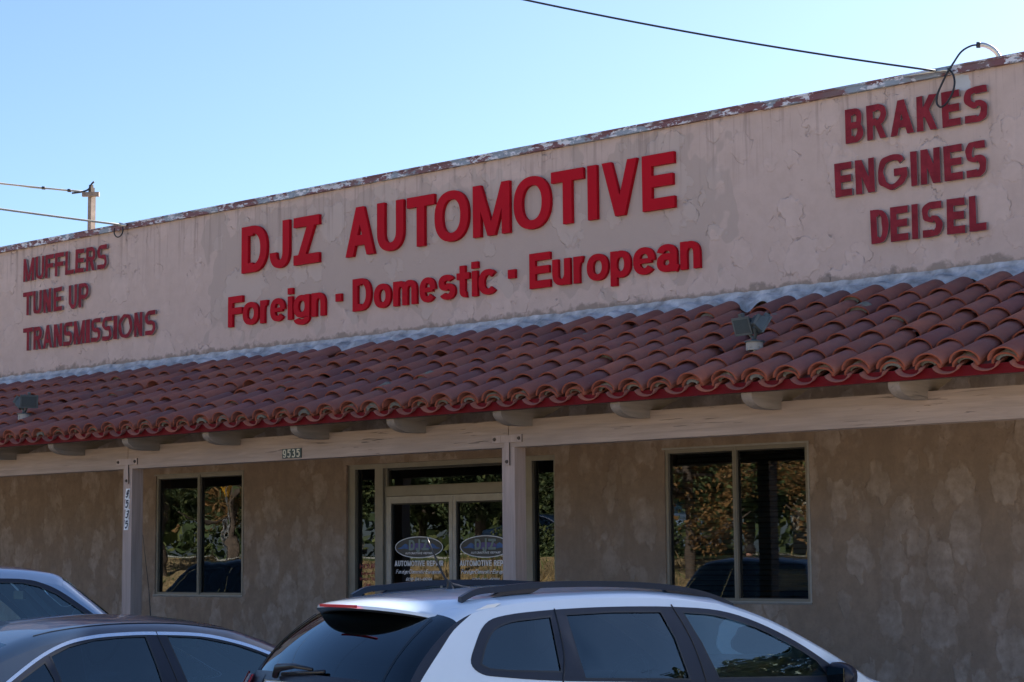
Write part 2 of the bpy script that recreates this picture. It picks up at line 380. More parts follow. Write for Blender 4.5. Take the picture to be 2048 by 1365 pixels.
# ------------------------------------------------------------------ stroke lettering
def glyph(ch, W, H, s):
    """convex polygons of one letter in the box 0..W x 0..H with stroke width s; returns (polys, clip)"""
    P = []; h = s/2; IX = lambda u: h+u*(W-s); IY = lambda v: h+v*(H-s)
    def seg(a, b, e0=0, e1=0, w=1):
        a = Vector((IX(a[0]), IY(a[1]))); b = Vector((IX(b[0]), IY(b[1]))); d = (b-a)
        if d.length < 1e-6: return
        d.normalize(); n = Vector((-d.y, d.x))*h*w; a = a-d*h*e0; b = b+d*h*e1
        P.append([a+n, a-n, b-n, b+n])
    def arc(cx, cy, rx, ry, a0, a1, w=1):
        n = max(4, int(abs(a1-a0)/9)); cx, cy = IX(cx), IY(cy); rx *= (W-s); ry *= (H-s); k = 2/2.25
        q = []
        for i in range(n+1):
            t = radians(a0+(a1-a0)*i/n); c, s_ = cos(t), sin(t)
            c = math.copysign(abs(c)**k, c); s_ = math.copysign(abs(s_)**k, s_)
            q.append((Vector((cx+(rx+h*w)*c, cy+(ry+h*w)*s_)), Vector((cx+(rx-h*w)*c, cy+(ry-h*w*.62)*s_))))
        for (a, b), (c_, d) in zip(q, q[1:]): P.append([a, b, d, c_])
    def para(x0, y0, x1, y1, w=1):
        dx, dy = x1-x0, y1-y0; g = h*w*sqrt(dx*dx+dy*dy)/abs(dy)
        P.append([Vector((x0-g, y0)), Vector((x0+g, y0)), Vector((x1+g, y1)), Vector((x1-g, y1))])
    def g_of(x0, y0, x1, y1): return h*sqrt((x1-x0)**2+(y1-y0)**2)/abs(y1-y0)
    c = ch
    if c == 'I': P.append([Vector(p) for p in rect(0, W, 0, H)])
    elif c in 'EF':
        seg((0, 0), (0, 1), 1, 1); seg((0, 1), (1, 1), 0, 1); seg((0, .52), (.93, .52), 0, 1)
        if c == 'E': seg((0, 0), (1, 0), 0, 1)
    elif c == 'L': seg((0, 0), (0, 1), 1, 1); seg((0, 0), (1, 0), 0, 1)
    elif c == 'T': seg((0, 1), (1, 1), 1, 1); seg((.5, 0), (.5, 1), 1, 0)
    elif c == 'H': seg((0, 0), (0, 1), 1, 1); seg((1, 0), (1, 1), 1, 1); seg((0, .52), (1, .52))
    elif c == 'D':
        seg((0, 0), (0, 1), 1, 1); seg((0, 1), (.42, 1)); seg((0, 0), (.42, 0)); arc(.42, .5, .58, .5, -90, 90)
    elif c == 'O' or c == '0': arc(.5, .5, .5, .5, 0, 360)
    elif c == 'U': seg((0, .36), (0, 1), 0, 1); seg((1, .36), (1, 1), 0, 1); arc(.5, .36, .5, .36, 180, 360)
    elif c == 'J': seg((1, .3), (1, 1), 0, 1); arc(.5, .3, .5, .3, 180, 360)
    elif c in 'Zz':
        seg((0, 1), (1, 1), 1, 1); seg((0, 0), (1, 0), 1, 1); g = 1.25*h*sqrt(W*W+H*H)/H; para(g, 0, W-g, H)
    elif c in 'AVM':
        if c == 'A':
            g = g_of(h, 0, W/2, H); para(g, 0, W/2, H); para(W-g, 0, W/2, H); seg((.16, .27), (.84, .27))
        elif c == 'V':
            g = g_of(h, 0, W/2, H); para(g, H, W/2, 0); para(W-g, H, W/2, 0)
        else:
            seg((0, 0), (0, 1), 1, 1, .95); seg((1, 0), (1, 1), 1, 1, .95); para(h*1.1, H, W/2, 0, .85); para(W-h*1.1, H, W/2, 0, .85)
    elif c == 'N': seg((0, 0), (0, 1), 1, 1, .95); seg((1, 0), (1, 1), 1, 1, .95); para(h*1.1, H, W-h*1.1, 0)
    elif c == 'K': seg((0, 0), (0, 1), 1, 1); g = h*1.4; para(s*.7, H*.38, W-g, H); para(W*.42, H*.58, W-g, 0)
    elif c in 'PRB':
        yb = .5 if c != 'P' else .42
        seg((0, 0), (0, 1), 1, 1); seg((0, 1), (.5, 1)); seg((0, yb), (.5, yb)); arc(.5, (1+yb)/2, .5 if c != 'B' else .44, (1-yb)/2, -90, 90)
        if c == 'R': para(W*.52, H*.5, W-h*1.15, 0)
        if c == 'B': seg((0, 0), (.5, 0)); arc(.5, yb/2, .5, yb/2, -90, 90)
    elif c in 'Ss':
        arc(.46, .755, .46, .245, 90, 270); seg((.46, 1), (1, 1), 0, 0) if c == 'S' else arc(.46, .755, .46, .245, 25, 92)
        seg((.44, .51), (.56, .51)); arc(.54, .255, .46, .255, -90, 90)
        seg((.54, 0), (0, 0), 0, 0) if c == 'S' else arc(.54, .255, .46, .255, -155, -88)
        if c == 'S': seg((.9, 1), (1, 1), 0, .9); seg((.1, 0), (0, 0), 0, .9)
    elif c == 'G': arc(.5, .5, .5, .5, 38, 352); seg((.56, .47), (1, .47), 0, .9); seg((1, .47), (.985, .40))
    elif c == 'o': arc(.5, .5, .5, .5, 0, 360)
    elif c == 'c': arc(.5, .5, .5, .5, 42, 318)
    elif c == 'e': arc(.5, .5, .5, .5, 0, 322); seg((.02, .5), (.98, .5), 0, 0, .62)
    elif c == 'n': seg((0, 0), (0, 1), 1, 1); arc(.5, .55, .5, .45, 0, 165); seg((1, 0), (1, .56), 1, 0)
    elif c == 'u': seg((1, 0), (1, 1), 1, 1); arc(.5, .45, .5, .45, 180, 345); seg((0, .45), (0, 1), 0, 1)
    elif c == 'm':
        seg((0, 0), (0, 1), 1, 1)
        for k in (0, .5): arc(k+.25, .6, .25, .4, 0, 165); seg((k+.5, 0), (k+.5, .6), 1, 0)
    elif c == 'r': seg((0, 0), (0, 1), 1, 1); arc(.85, .5, .85, .5, 80, 172)
    elif c == 'a':
        seg((.93, 0), (.93, .66), 1, 0); arc(.465, .66, .465, .34, 0, 165); arc(.43, .27, .43, .27, 0, 360); seg((.93, .05), (1.02, 0), 0, 1, .9)
    elif c == 't': seg((.42, .18), (.42, 1.38), 0, 1); seg((0, 1), (1, 1), 1, 1, .9); arc(.92, .2, .5, .2, 180, 275)
    elif c == 'i': seg((.5, 0), (.5, 1), 1, 1); P.append([Vector(p) for p in rect(0, W, H*1.361-min(W, s)*.92, H*1.361)])
    elif c == 'g': arc(.5, .52, .5, .48, 0, 360); seg((1, -.12), (1, 1), 0, 1); arc(.5, -.14, .5, .25, 195, 360)
    elif c == 'p': arc(.5, .5, .5, .5, 0, 360); seg((0, -.4), (0, 1), 1, 1)
    elif c in '96':
        k0 = len(P); arc(.5, .69, .5, .31, 0, 360); seg((1, .32), (1, .7)); arc(.5, .33, .5, .33, -150, 0)
        if c == '6':
            for q in P[k0:]:
                for p in q: p.x, p.y = W-p.x, H-p.y
    elif c == '5': seg((.12, 1), (.95, 1), 1, 1); seg((.12, .55), (.12, 1), 0, 0); arc(.46, .34, .54, .34, -150, 135)
    elif c == '3': arc(.44, .76, .46, .24, -90, 150); arc(.44, .27, .56, .27, -150, 90)
    elif c == '4': seg((.72, 0), (.72, 1), 1, 1); seg((0, .3), (1, .3), 1, 1); para(h, H*.3, W*.72, H, .9)
    elif c == '1': seg((.6, 0), (.6, 1), 1, 1); seg((.15, .75), (.6, 1))
    elif c == '8': arc(.5, .75, .43, .25, 0, 360); arc(.5, .26, .5, .26, 0, 360)
    elif c == '-': seg((0, .45), (1, .45), 1, 1)
    elif c == '.': P.append([Vector(p) for p in rect(0, W, H*.38, H*.38+W*.92)])
    return P
def convex_in(p, P):
    sg = 0
    for i in range(len(P)):
        a, b = P[i], P[(i+1) % len(P)]; cr = (b[0]-a[0])*(p[1]-a[1])-(b[1]-a[1])*(p[0]-a[0])
        if abs(cr) < 1e-12: continue
        if sg == 0: sg = 1 if cr > 0 else -1
        elif (cr > 0) != (sg > 0): return False
    return True
def letter_geo(ch, W, H, s, jit=0, rnd=None, shear=0):
    P = glyph(ch, W, H, s)
    if jit and rnd:
        ox, oz = rnd.random()*9, rnd.random()*9
        for q in P:
            for p in q:
                p.x += jit*noise.noise((p.x*14+ox, p.y*14+oz, 1)); p.y += jit*noise.noise((p.x*14+ox, p.y*14+oz, 5))
    if shear:
        for q in P:
            for p in q: p.x += shear*p.y
    vs, fs = cdt(P, lambda x, y: any(convex_in((x, y), q) for q in P))
    return vs, fs
def letter_obj(ch, x0, x1, z0, H, s, yf, yb, mats, parent, jit=0, rnd=None, tilt=0):
    vs, fs = letter_geo(ch, x1-x0, H, s, jit, rnd)
    V, F, nf = prism(vs, fs, lambda x, y, d: Vector((x0+x, d, z0+y)), yf, yb)
    if tilt:
        c = Vector(((x0+x1)/2, 0, z0+H/2)); R = Matrix.Rotation(tilt, 4, 'Y'); V = [R @ (v-c)+c for v in V]
    mi = [0]*nf+[1 if len(mats) > 1 else 0]*(len(F)-nf)
    return mesh_obj('letter', V, F, mats, parent, mi=mi)
def text_geo(txt, W, H, s, shear=0, squeeze=.12):
    """a whole line of small lettering scaled to width W -> vertices, faces"""
    wd = {'I': .26, 'i': .24, 'm': .95, 'M': .98, 't': .42, 'r': .42, ' ': .38, '-': .42, '.': .22, 'T': .72, 'E': .7, 'F': .66, 'L': .62, 'J': .6, '1': .4, 'O': .95, 'A': .86, 'V': .84}
    low = 'oreignmstcupa'; tot = 0; L = []
    for ch in txt:
        w = wd.get(ch, .62 if ch in low else .76); L.append((ch, tot, w)); tot += w+squeeze
    k = W/(tot-squeeze); V = []; F = []
    for ch, x, w in L:
        if ch == ' ': continue
        hh = H*.68 if ch in low else H
        vs, fs = letter_geo(ch, w*k, hh, min(s, w*k*.9), shear=shear)
        i = len(V); V += [(x*k+v[0], v[1]) for v in vs]; F += [tuple(i+q for q in f) for f in fs]
    return V, F
def decal(name, txt, x0, z0, W, H, s, y, mat, parent, shear=0, thick=.0012):
    V, F = text_geo(txt, W, H, s, shear)
    v, f, _ = prism(V, F, lambda a, b, d: Vector((x0+a, d, z0+b)), y-thick, y)
    return mesh_obj(name, v, f, mat, parent)

# ------------------------------------------------------------------ ground
def strip(name, x0, x1, prof, mat, nx=1, und=0, kind='structure'):
    V = []; F = []; n = len(prof)
    for i in range(nx+1):
        x = x0+(x1-x0)*i/nx
        for (y, z) in prof: V.append((x, y, z+(und*noise.noise((x*.15, y*.2, 3)) if und else 0)))
    for i in range(nx):
        for j in range(n-1): a = i*n+j; F.append((a, a+n, a+n+1, a+1))
    return mesh_obj(name, V, F, mat, smooth=bool(und), kind=kind)
strip('ground', -1500, 1500, [(-1500, -.06), (1500, -.06)], M['drygrass'])
strip('parking_lot', -90, 40, [(-14.6, 0), (-3.0, 0)], M['pale_paving'])
mb = MB()
for k in range(-16, 8): mb.box((k*2.9+.4, -8.3, .004), (k*2.9+.5, -3.4, .006))
mb.build('parking_line', M['vinylw'], kind='structure')
mb = MB().box((-30, -2.9, .0), (-2.5, -.2, .33)); mb.build('walkway', M['concrete'], kind='structure')
mb = MB().box((-90, -14.75, 0), (40, -14.6, .14)); mb.build('lot_kerb', M['concrete'], kind='structure')
prof = [(-15.0-.5*i, .1+1.62*min(1, max(0, (i/17)))**.8) for i in range(0, 18)]
strip('grass_bank', -95, 30, prof, M['drygrass'], 90, .12)
strip('upper_verge', -95, 30, [(-23.4, 1.70), (-24.2, 1.76), (-25.6, 1.78)], M['lawn'], 60, .03)
mb = MB().box((-110, -27.2, 1.3), (60, -25.6, 1.82)); mb.build('pavement', M['concrete'], kind='structure')
strip('road', -400, 300, [(-40, 1.70), (-27.2, 1.70)], M['pale_paving'])
mb = MB().box((-400, -33.65, 1.704), (300, -33.5, 1.706)); mb.build('road_centre_line', M['yellow'], kind='structure')
strip('far_lawn', -400, 300, [(-400, 1.9), (-42, 1.85), (-40, 1.82)], M['lawn'])

# ------------------------------------------------------------------ building
B = empty('auto_repair_shop', (-14, 0, 0), label='long single-storey stucco auto repair shop with red clay tile porch roof', cat='building')
def bpart(o):
    return o
def P_(o):      # parent with the offset of the building's base kept out of the mesh
    o.parent = B; o.matrix_parent_inverse = Matrix.Translation((14, 0, 0)); return o
XL, XR = -24.4, -3.3
WIN = [(-17.60, -16.08, 1.41, 2.775), (-10.31, -8.79, 1.41, 2.772)]
ENT = (-14.444, -11.60, .33, 2.787)
holes = [rect(*w) for w in WIN]+[rect(ENT[0], ENT[1], ENT[2], ENT[3])]
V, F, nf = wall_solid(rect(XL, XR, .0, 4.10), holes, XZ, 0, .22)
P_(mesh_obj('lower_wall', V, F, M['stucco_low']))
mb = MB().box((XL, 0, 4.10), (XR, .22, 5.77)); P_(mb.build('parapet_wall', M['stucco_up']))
mb = MB().box((XL, .22, 0), (XL+.22, 15, 5.6)).box((XR-.22, .22, 0), (XR, 15, 5.6)).box((XL, 15, 0), (XR, 15.2, 5.6)); P_(mb.build('side_wall', M['stucco_up']))
mb = MB().box((XL+.22, .22, 5.05), (XR-.22, 15, 5.2)); P_(mb.build('flat_roof', M['concrete']))
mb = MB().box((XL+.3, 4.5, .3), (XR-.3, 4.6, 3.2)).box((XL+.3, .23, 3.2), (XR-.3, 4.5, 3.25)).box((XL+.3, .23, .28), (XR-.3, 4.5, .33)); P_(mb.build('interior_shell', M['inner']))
# coping: metal sections with laps
x = XL; k = 0
rs = random.Random(3)
while x < XR:
    x1 = min(XR, x+3.05); dz = rs.uniform(-.008, .008)
    mb = MB().box((x+.004, -.045, 5.742+dz), (x1-.004, .26, 5.804+dz)).box((x+.002, -.052, 5.795+dz), (x1-.002, .27, 5.812+dz)).box((x1-.05, -.049, 5.739+dz), (x1+.03, -.044, 5.806+dz))
    P_(mb.build('coping', M['coping'])); x = x1; k += 1

# --- tiled porch roof
EY, EZ, TOPZ = -2.36, 3.045, 3.97      # eave and wall line of the deck
SL = math.atan2(TOPZ-EZ, -EY); LEN = sqrt(EY*EY+(TOPZ-EZ)**2)
sdir = Vector((0, cos(SL), sin(SL))); snrm = Vector((0, -sin(SL), cos(SL)))
def rp(x, t, n): return Vector((x, EY, EZ)) + sdir*t + snrm*n
mb = MB(); i = 0
for xx in (XL, XR):
    for (t, n) in ((0, 0), (LEN, 0), (LEN, -.022), (0, -.022)): mb.v.append(rp(xx, t, n))
mb.f = [(0, 1, 5, 4), (1, 2, 6, 5), (2, 3, 7, 6), (3, 0, 4, 7), (0, 3, 2, 1), (4, 5, 6, 7)]; mb.m = [0]*6
roof = P_(mb.build('tile_roof', M['soffit']))
for x0, x1 in ((XL, -19.2), (-19.2, -14.33), (-14.33, -9.4), (-9.4, -4.6), (-4.6, XR)):
    mb = MB().box((x0+.001, EY-.038, 3.008), (x1-.001, EY, 3.078)); P_(mb.build('fascia_board', M['fascia']))
    mb = MB().box((x0, EY, 3.006), (x1, EY+.03, 3.03)); P_(mb.build('sub_fascia', M['soffit']))

def barrel(r0, r1, hf, L, th, n=8, up=1):
    """one clay barrel tile lying along +y; rim faces get slot 1"""
    V = []; F = []; Mi = []
    for y, r in ((0, r0), (L, r1)):
        for t in (0, th):
            for k in range(n+1):
                a = pi*k/n; R = r-t
                V.append((-cos(a)*R, y, up*sin(a)*(R*hf)))
    m = n+1
    for k in range(n):
        F.append((k, 2*m+k, 2*m+k+1, k+1)); Mi.append(0)           # outer
        F.append((m+k, m+k+1, 3*m+k+1, 3*m+k)); Mi.append(0)        # inner
        F.append((k, k+1, m+k+1, m+k)); Mi.append(1)                # lower rim
    F.append((0, m, 3*m, 2*m)); F.append((n, 2*m+n, 3*m+n, m+n)); Mi += [1, 1]
    if up < 0: F = [tuple(reversed(f)) for f in F]; Mi = [0]*len(Mi)
    return V, F, Mi
PITCH, EXPO = .281, .392
def tile_mesh(name, r0, r1, hf, L, th, up=1):
    V, F, Mi = barrel(r0, r1, hf, L, th, 9, up)
    me = bpy.data.meshes.new(name); me.from_pydata(V, [], F); me.materials.append(M['tile']); me.materials.append(M['tile_edge'])
    me.polygons.foreach_set('material_index', Mi); me.polygons.foreach_set('use_smooth', [m == 0 for m in Mi]); me.update(); return me
CAP = tile_mesh('cap_tile', .116, .090, .76, .455, .013)
CAPD = (.116, .090, .76, .455, .013)
cols = int((XR-XL)/PITCH); X0 = -6.01-PITCH*78
rt_ = random.Random(11)
caps = []
slip = {}
for c in range(0, 96):
    xc = X0+c*PITCH
    if xc < XL+.12 or xc > XR-.1: continue
    off = rt_.uniform(-.03, .03)
    for r in range(6):
        t = -.055+r*EXPO+(off if r else off*.3)+rt_.uniform(-.016, .016)
        rot = rt_.gauss(0, .02); lift = max(0, rt_.gauss(0, .004)); dx = rt_.gauss(0, .006)
        u = rt_.random()
        if r > 0 and u < .11: rot += rt_.choice((-1, 1))*rt_.uniform(.04, .12); t += rt_.uniform(-.08, .05); dx += rt_.uniform(-.025, .025)
        if r > 1 and .11 < u < .125: continue
        if r >= 3 and -14.2 < xc < -8.3 and u > .86: rot += rt_.uniform(-.12, .12); t += rt_.uniform(-.13, .06); lift = .006
        L = .455
        if r == 5: L = .44
        caps.append((xc+dx, t, rot, lift, L, r))
camv = Vector((0, -14, 1.85))
seen = [c for c in caps if rp(c[0], c[1], .1).x < -5.4 + (2.4+rp(c[0], c[1], 0).y)*-.45 + .1]
caps_rank = sorted(seen, key=lambda c: (rp(c[0], c[1], .1)-camv).length)
near = set(id(c) for c in caps_rank[:298])
CAPSHORT = tile_mesh('cap_tile_cut', .116, .096, .76, .44, .013)
def tile_matrix(x, t, rot, lift):
    base = rp(x, t, .072+lift)
    tiltup = Matrix.Rotation(SL-.030, 4, 'X')
    return Matrix.Translation(base) @ tiltup @ Matrix.Rotation(rot, 4, 'Z')
inv = Matrix.Translation((14, 0, 0))
SV, SF, SM = [], [], []
def add_stuff(geo, mtx):
    V, F, Mi = geo; i = len(SV); SV.extend(mtx @ Vector(v) for v in V); SF.extend(tuple(i+k for k in f) for f in F); SM.extend(Mi)
gcap = barrel(.116, .090, .76, .455, .013, 8); gcut = barrel(.116, .096, .76, .44, .013, 8)
for c in caps:
    x, t, rot, lift, L, r = c; mtx = tile_matrix(x, t, rot, lift)
    if id(c) in near:
        o = bpy.data.objects.new('roof_tile', CAP if r < 5 else CAPSHORT); link(o, roof); o.matrix_local = mtx
    else: add_stuff(gcap if r < 5 else gcut, mtx)
gpan = barrel(.098, .086, .56, .47, .012, 7, -1)
EAVE = tile_mesh('pan_tile', .098, .086, .56, .47, .012, -1)
BOOST = tile_mesh('eave_tile', .098, .086, .72, .30, .015)
for c in range(0, 96):
    xc = X0+c*PITCH+PITCH/2
    if xc < XL+.12 or xc > XR-.2: continue
    for r in range(7):
        t = -.075+r*EXPO+rt_.uniform(-.01, .01)
        mtx = Matrix.Translation(rp(xc, t, .062)) @ Matrix.Rotation(SL-.03, 4, 'X') @ Matrix.Rotation(rt_.gauss(0, .01), 4, 'Z')
        if r == 0 and xc < -5.4 and xc > -17.6:
            o = bpy.data.objects.new('pan_tile', EAVE); link(o, roof); o.matrix_local = mtx
        else: add_stuff(gpan, mtx)
    xb = X0+c*PITCH+rt_.uniform(-.008, .008)
    mtx = Matrix.Translation(rp(xb, -.045+rt_.uniform(-.01, .015), .046)) @ Matrix.Rotation(SL, 4, 'X') @ Matrix.Rotation(rt_.gauss(0, .02), 4, 'Z')
    if -17.6 < xb < -5.4:
        o = bpy.data.objects.new('eave_tile', BOOST); link(o, roof); o.matrix_local = mtx
    else: add_stuff(barrel(.098, .086, .72, .30, .015, 7), mtx)
far = mesh_obj('far_roof_tiles', SV, SF, [M['tile'], M['tile_edge']], roof, mi=SM, kind='stuff')
far.data.polygons.foreach_set('use_smooth', [m == 0 for m in SM])
at = far.data.attributes.new('tone', 'FLOAT', 'FACE')
per = []; 
tone = 0
for i, m in enumerate(SM):
    if i % 29 == 0: tone = rt_.random()
    per.append(tone)
at.data.foreach_set('value', per)
# mortar lumps peeping from under the caps, and squeezed out at the eave
mb = MB()
for c in caps:
    x, t, rot, lift, L, r = c
    if x > -5.3: continue
    u = rt_.random()
    if r == 0 or u < .05:
        p = rp(x+rt_.uniform(-.02, .02), t+.012, .088 if r == 0 else .125)
        n = 9; i0 = len(mb.v); rr = rt_.uniform(.06, .08) if r else rt_.uniform(.05, .082)
        ins = rt_.uniform(.0, .03)
        for j in range(n+1):
            a = pi*j/n
            mb.v.append(p+Vector((-cos(a)*rr, 0, 0))+sdir*ins+snrm*(sin(a)*rr*.75*rt_.uniform(.8, 1.05)-.02))
            mb.v.append(p+Vector((-cos(a)*rr*.9, 0, 0))+sdir*(ins+.12)+snrm*(sin(a)*rr*.75-.02))
            mb.v.append(p+Vector((-cos(a)*rr*.72, 0, 0))+sdir*(ins+.004)+snrm*(sin(a)*rr*.72*.55-.03))
        for j in range(n):
            q = i0+3*j; mb.f.append((q, q+3, q+4, q+1)); mb.f.append((q, q+2, q+5, q+3)); mb.m += [0, 0]
mb.build('mortar_bedding', M['mortar'], roof, smooth=True, kind='stuff')
# roof coating dressed up the wall and over the tile heads
V = []; F = []; nx = 900; nt_ = 7
for i in range(nx+1):
    x = XL+(XR-XL)*i/nx
    ph = (x-X0)/PITCH*2*pi; w = .5+.5*cos(ph)
    top = 4.125+.016*noise.noise((x*3.1, 0, 1))+.012*noise.noise((x*9, 0, 2))
    low = .165+.045*noise.noise((x*2.3, 5, 1))+.03*noise.noise((x*7, 5, 1))
    for j in range(nt_+1):
        s_ = j/nt_
        if j == 0: p = Vector((x, -.006, top+.012))
        elif j == 1: p = Vector((x, -.018, top-.01))
        else:
            s2 = (j-1)/(nt_-1); y = -.02-s2*low*1.05
            z = (top-.05)*(1-s2)**1.3 + (1-(1-s2)**1.3)*(rp(x, LEN+y/cos(SL), .085+.075*w).z+.004)
            z += .012*noise.noise((x*6, y*14, 4))-(.05 if j == nt_ else 0)
            p = Vector((x, y, z))
        V.append(p)
m = nt_+1
for i in range(nx):
    for j in range(nt_): a = i*m+j; F.append((a, a+m, a+m+1, a+1))
P_(mesh_obj('roof_flashing', V, F, M['flash'], smooth=True))

# --- rafters, beam, posts
for k in range(-7, 13):
    xk = -16.355+1.219*k
    if xk < XL+.1 or xk > XR-.1: continue
    poly = [(-2.352, 3.02), (-2.352, 2.995)]
    for j in range(1, 9):
        a = radians(90*j/9); poly.append((-2.14-.212*cos(a), 2.995-.098*sin(a)))
    poly += [(-2.12, 2.897), (-1.955, 2.900), (-1.955, 2.965), (-1.79, 2.965), (-1.79, 2.99), (-.02, 3.68), (-.02, 3.90), (-2.325, 3.026)]
    vs, fs = cdt([poly], lambda a, b: inpoly(a, b, poly))
    V, F, nf = prism(vs, fs, lambda a, b, d: Vector((d, a, b)), xk-.045, xk+.045)
    P_(mesh_obj('rafter', V, F, M['rafter']))
joints = [XL, -20.7, -15.6, -10.487, -5.4, XR]
for a, b_ in zip(joints, joints[1:]):
    mb = MB().box((a+.005, -1.95, 2.735), (b_-.005, -1.80, 2.962)); o = P_(mb.build('porch_beam', M['beam']))
for px in (-24.2, -20.79, -15.675, -10.563, -5.45):
    mb = MB().box((px, -1.945, .33), (px+.14, -1.805, 2.735)); post = P_(mb.build('porch_post', M['post']))
    cx = px+.068; tl = .03 if px < -12 else 0
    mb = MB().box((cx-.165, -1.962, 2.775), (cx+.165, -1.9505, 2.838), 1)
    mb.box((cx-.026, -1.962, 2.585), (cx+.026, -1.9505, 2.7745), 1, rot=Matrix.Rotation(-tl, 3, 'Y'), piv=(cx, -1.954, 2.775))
    mb.m = [0 if k % 6 == 2 else 1 for k in range(12)]; br = mb.build('bracket', [M['post'], M['pole_and_gap']], post)  # plate edges coloured dark to draw a shadow gap round the bracket
    for bx, bz in ((cx-.135, 2.806), (cx+.135, 2.806), (cx+tl*3*.05, 2.615)):
        mb = MB().cyl((bx, -1.9622, bz), (0, -1, 0), .016, .012, 10, r1=.012); mb.build('bolt', M['pole_and_gap'], br)
# mesh data is in world coordinates, so parts of parts need no offset of their own

# --- windows
def window(w, glassmat, blinds, sillbright):
    x0, x1, z0, z1 = w; t = .032; mx = (x0+x1)/2
    mb = MB().box((x0+.001, .012, z0+.001), (x0+t, .075, z1-.001)).box((x1-t, .012, z0+.001), (x1-.001, .075, z1-.001))
    mb.box((x0+t, .014, z1-t), (x1-t, .075, z1-.001)).box((x0+t, .014, z0+.001), (x1-t, .075, z0+t))
    win = P_(mb.build('window', M['alum']))
    MB().box((mx-.02, .006, z0+.002), (mx+.02, .072, z1-.002)).box((mx-.004, .001, z0+.01), (mx+.004, .006, z1-.01)).build('mullion', M['alum'], win)
    for a, b_, yy in ((x0+t, mx-.02, .052), (mx+.02, x1-t, .044)):
        mb = MB(); mb.v = [Vector((a, yy, z0+t)), Vector((b_, yy, z0+t)), Vector((b_, yy, z1-t)), Vector((a, yy, z1-t))]; mb.f = [(0, 1, 2, 3)]; mb.m = [0]
        mb.build('pane', glassmat, win)
        mb = MB()
        for q in ((a, a+.012, z0+t, z1-t), (b_-.008, b_, z0+t, z1-t), (a+.012, b_-.008, z1-t-.012, z1-t), (a+.012, b_-.008, z0+t, z0+t+.008)):
            mb.box((q[0], yy-.007, q[2]), (q[1], yy-.001, q[3]))
        mb.build('gasket', M['gasket'], win)
    # thin bent sill flange, chipped
    V = []; F = []; n = 60
    for i in range(n+1):
        x = x0-.02+(x1-x0+.035)*i/n; d = .012+.008*noise.noise((x*7, 2, 0)) - (.014 if noise.noise((x*5, 9, 1)) > .42 else 0)
        V += [Vector((x, -.004, z0-.004-max(.002, d))), Vector((x, -.012, z0-.001)), Vector((x, -.012, z0+.008)), Vector((x, .03, z0+.009))]
    for i in range(n):
        for j in range(3): a = i*4+j; F.append((a, a+4, a+5, a+1))
    mesh_obj('sill', V, F, M['alumw'], win)
    # slim plaster bead proud of the wall at the head and right jamb
    MB().box((x0-.02, -.008, z1), (x1+.018, .0, z1+.018)).box((x1, -.007, z0), (x1+.016, .0, z1)).build('window_bead', M['alumw'] if sillbright else M['alum'], win)
    if blinds:
        z = z0+.07; me = None
        while z < z1-.05:
            if me is None:
                mb = MB().box((x0+.04, -.02, -.0012), (x1-.04, .02, .0012), rot=Matrix.Rotation(radians(50), 3, 'X'), piv=(0, 0, 0))
                o = mb.build('blind_slat', M['blind'], win); me = o.data
            else: o = link(bpy.data.objects.new('blind_slat', me), win)
            o.location = (0, .15, z); z += .046
    return win
window(WIN[0], M['glass_wavy'], False, False)
window(WIN[1], M['glass_flat'], True, True)

# --- entrance
ex0, ex1, ez0, ez1 = ENT
mb = MB(); f0, f1 = .03, .13
def fr(x0, x1, z0, z1, y0=f0, y1=f1): mb.box((x0, y0, z0), (x1, y1, z1))
fr(ex0+.001, ex0+.10, ez0, ez1-.001); fr(ex1-.04, ex1-.001, ez0, ez1-.001); fr(ex0+.10, ex1-.04, ez1-.05, ez1-.001, f0+.002)
fr(-14.05, -13.935, ez0, ez1-.05); fr(-13.935, -13.90, ez0, ez1-.05, f0+.03); fr(-12.055, -11.915, ez0, ez1-.05)
fr(-13.90, -12.055, 2.445, 2.535, f0+.002); fr(-13.90, -12.055, 2.535, 2.55, f0+.03); fr(ex0+.10, -14.05, ez0, ez0+.12); fr(-11.915, ex1-.04, ez0, ez0+.12)
front = P_(mb.build('storefront', M['alum']))
def pane(a, b_, z0, z1, y, name='pane', par=front):
    mb = MB(); mb.v = [Vector((a, y, z0)), Vector((b_, y, z0)), Vector((b_, y, z1)), Vector((a, y, z1))]; mb.f = [(0, 1, 2, 3)]; mb.m = [0]
    return mb.build(name, M['glass_flat'], par)
pane(ex0+.10, -14.05, ez0+.12, ez1-.05, .085, 'sidelight_pane'); pane(-11.915, ex1-.04, ez0+.12, ez1-.05, .085, 'sidelight_pane')
pane(-13.90, -12.055, 2.55, ez1-.05, .085, 'transom_pane')
MB().box((ex0+.10, .07, ez0+.12), (ex0+.118, .084, ez1-.05)).box((-13.90, .07, ez1-.075), (-12.055, .084, ez1-.05)).box((-11.915, .07, ez0+.12), (-11.895, .084, ez1-.05)).build('gasket', M['gasket'], front)
decal('vinyl_lettering', 'HOURS', -14.325, 1.706, .29, .052, .011, .083, M['vinylr'], front)
decal('vinyl_lettering', 'Mon-Fri', -14.305, 1.642, .235, .034, .007, .083, M['vinylr'], front)
decal('vinyl_lettering', '8am-5pm', -14.325, 1.585, .28, .034, .007, .083, M['vinylr'], front)
decal('vinyl_lettering', 'Sat', -14.265, 1.528, .10, .034, .007, .083, M['vinylr'], front)
def ellipse(cx, cz, rx, rz, n=48): return [(cx+rx*cos(2*pi*k/n), cz+rz*sin(2*pi*k/n)) for k in range(n)]
def flat(name, outer, holes, y, mat, par, th=.0008):
    V, F, _ = wall_solid(outer, holes, XZ, y-th, y); return mesh_obj(name, V, F, mat, par)
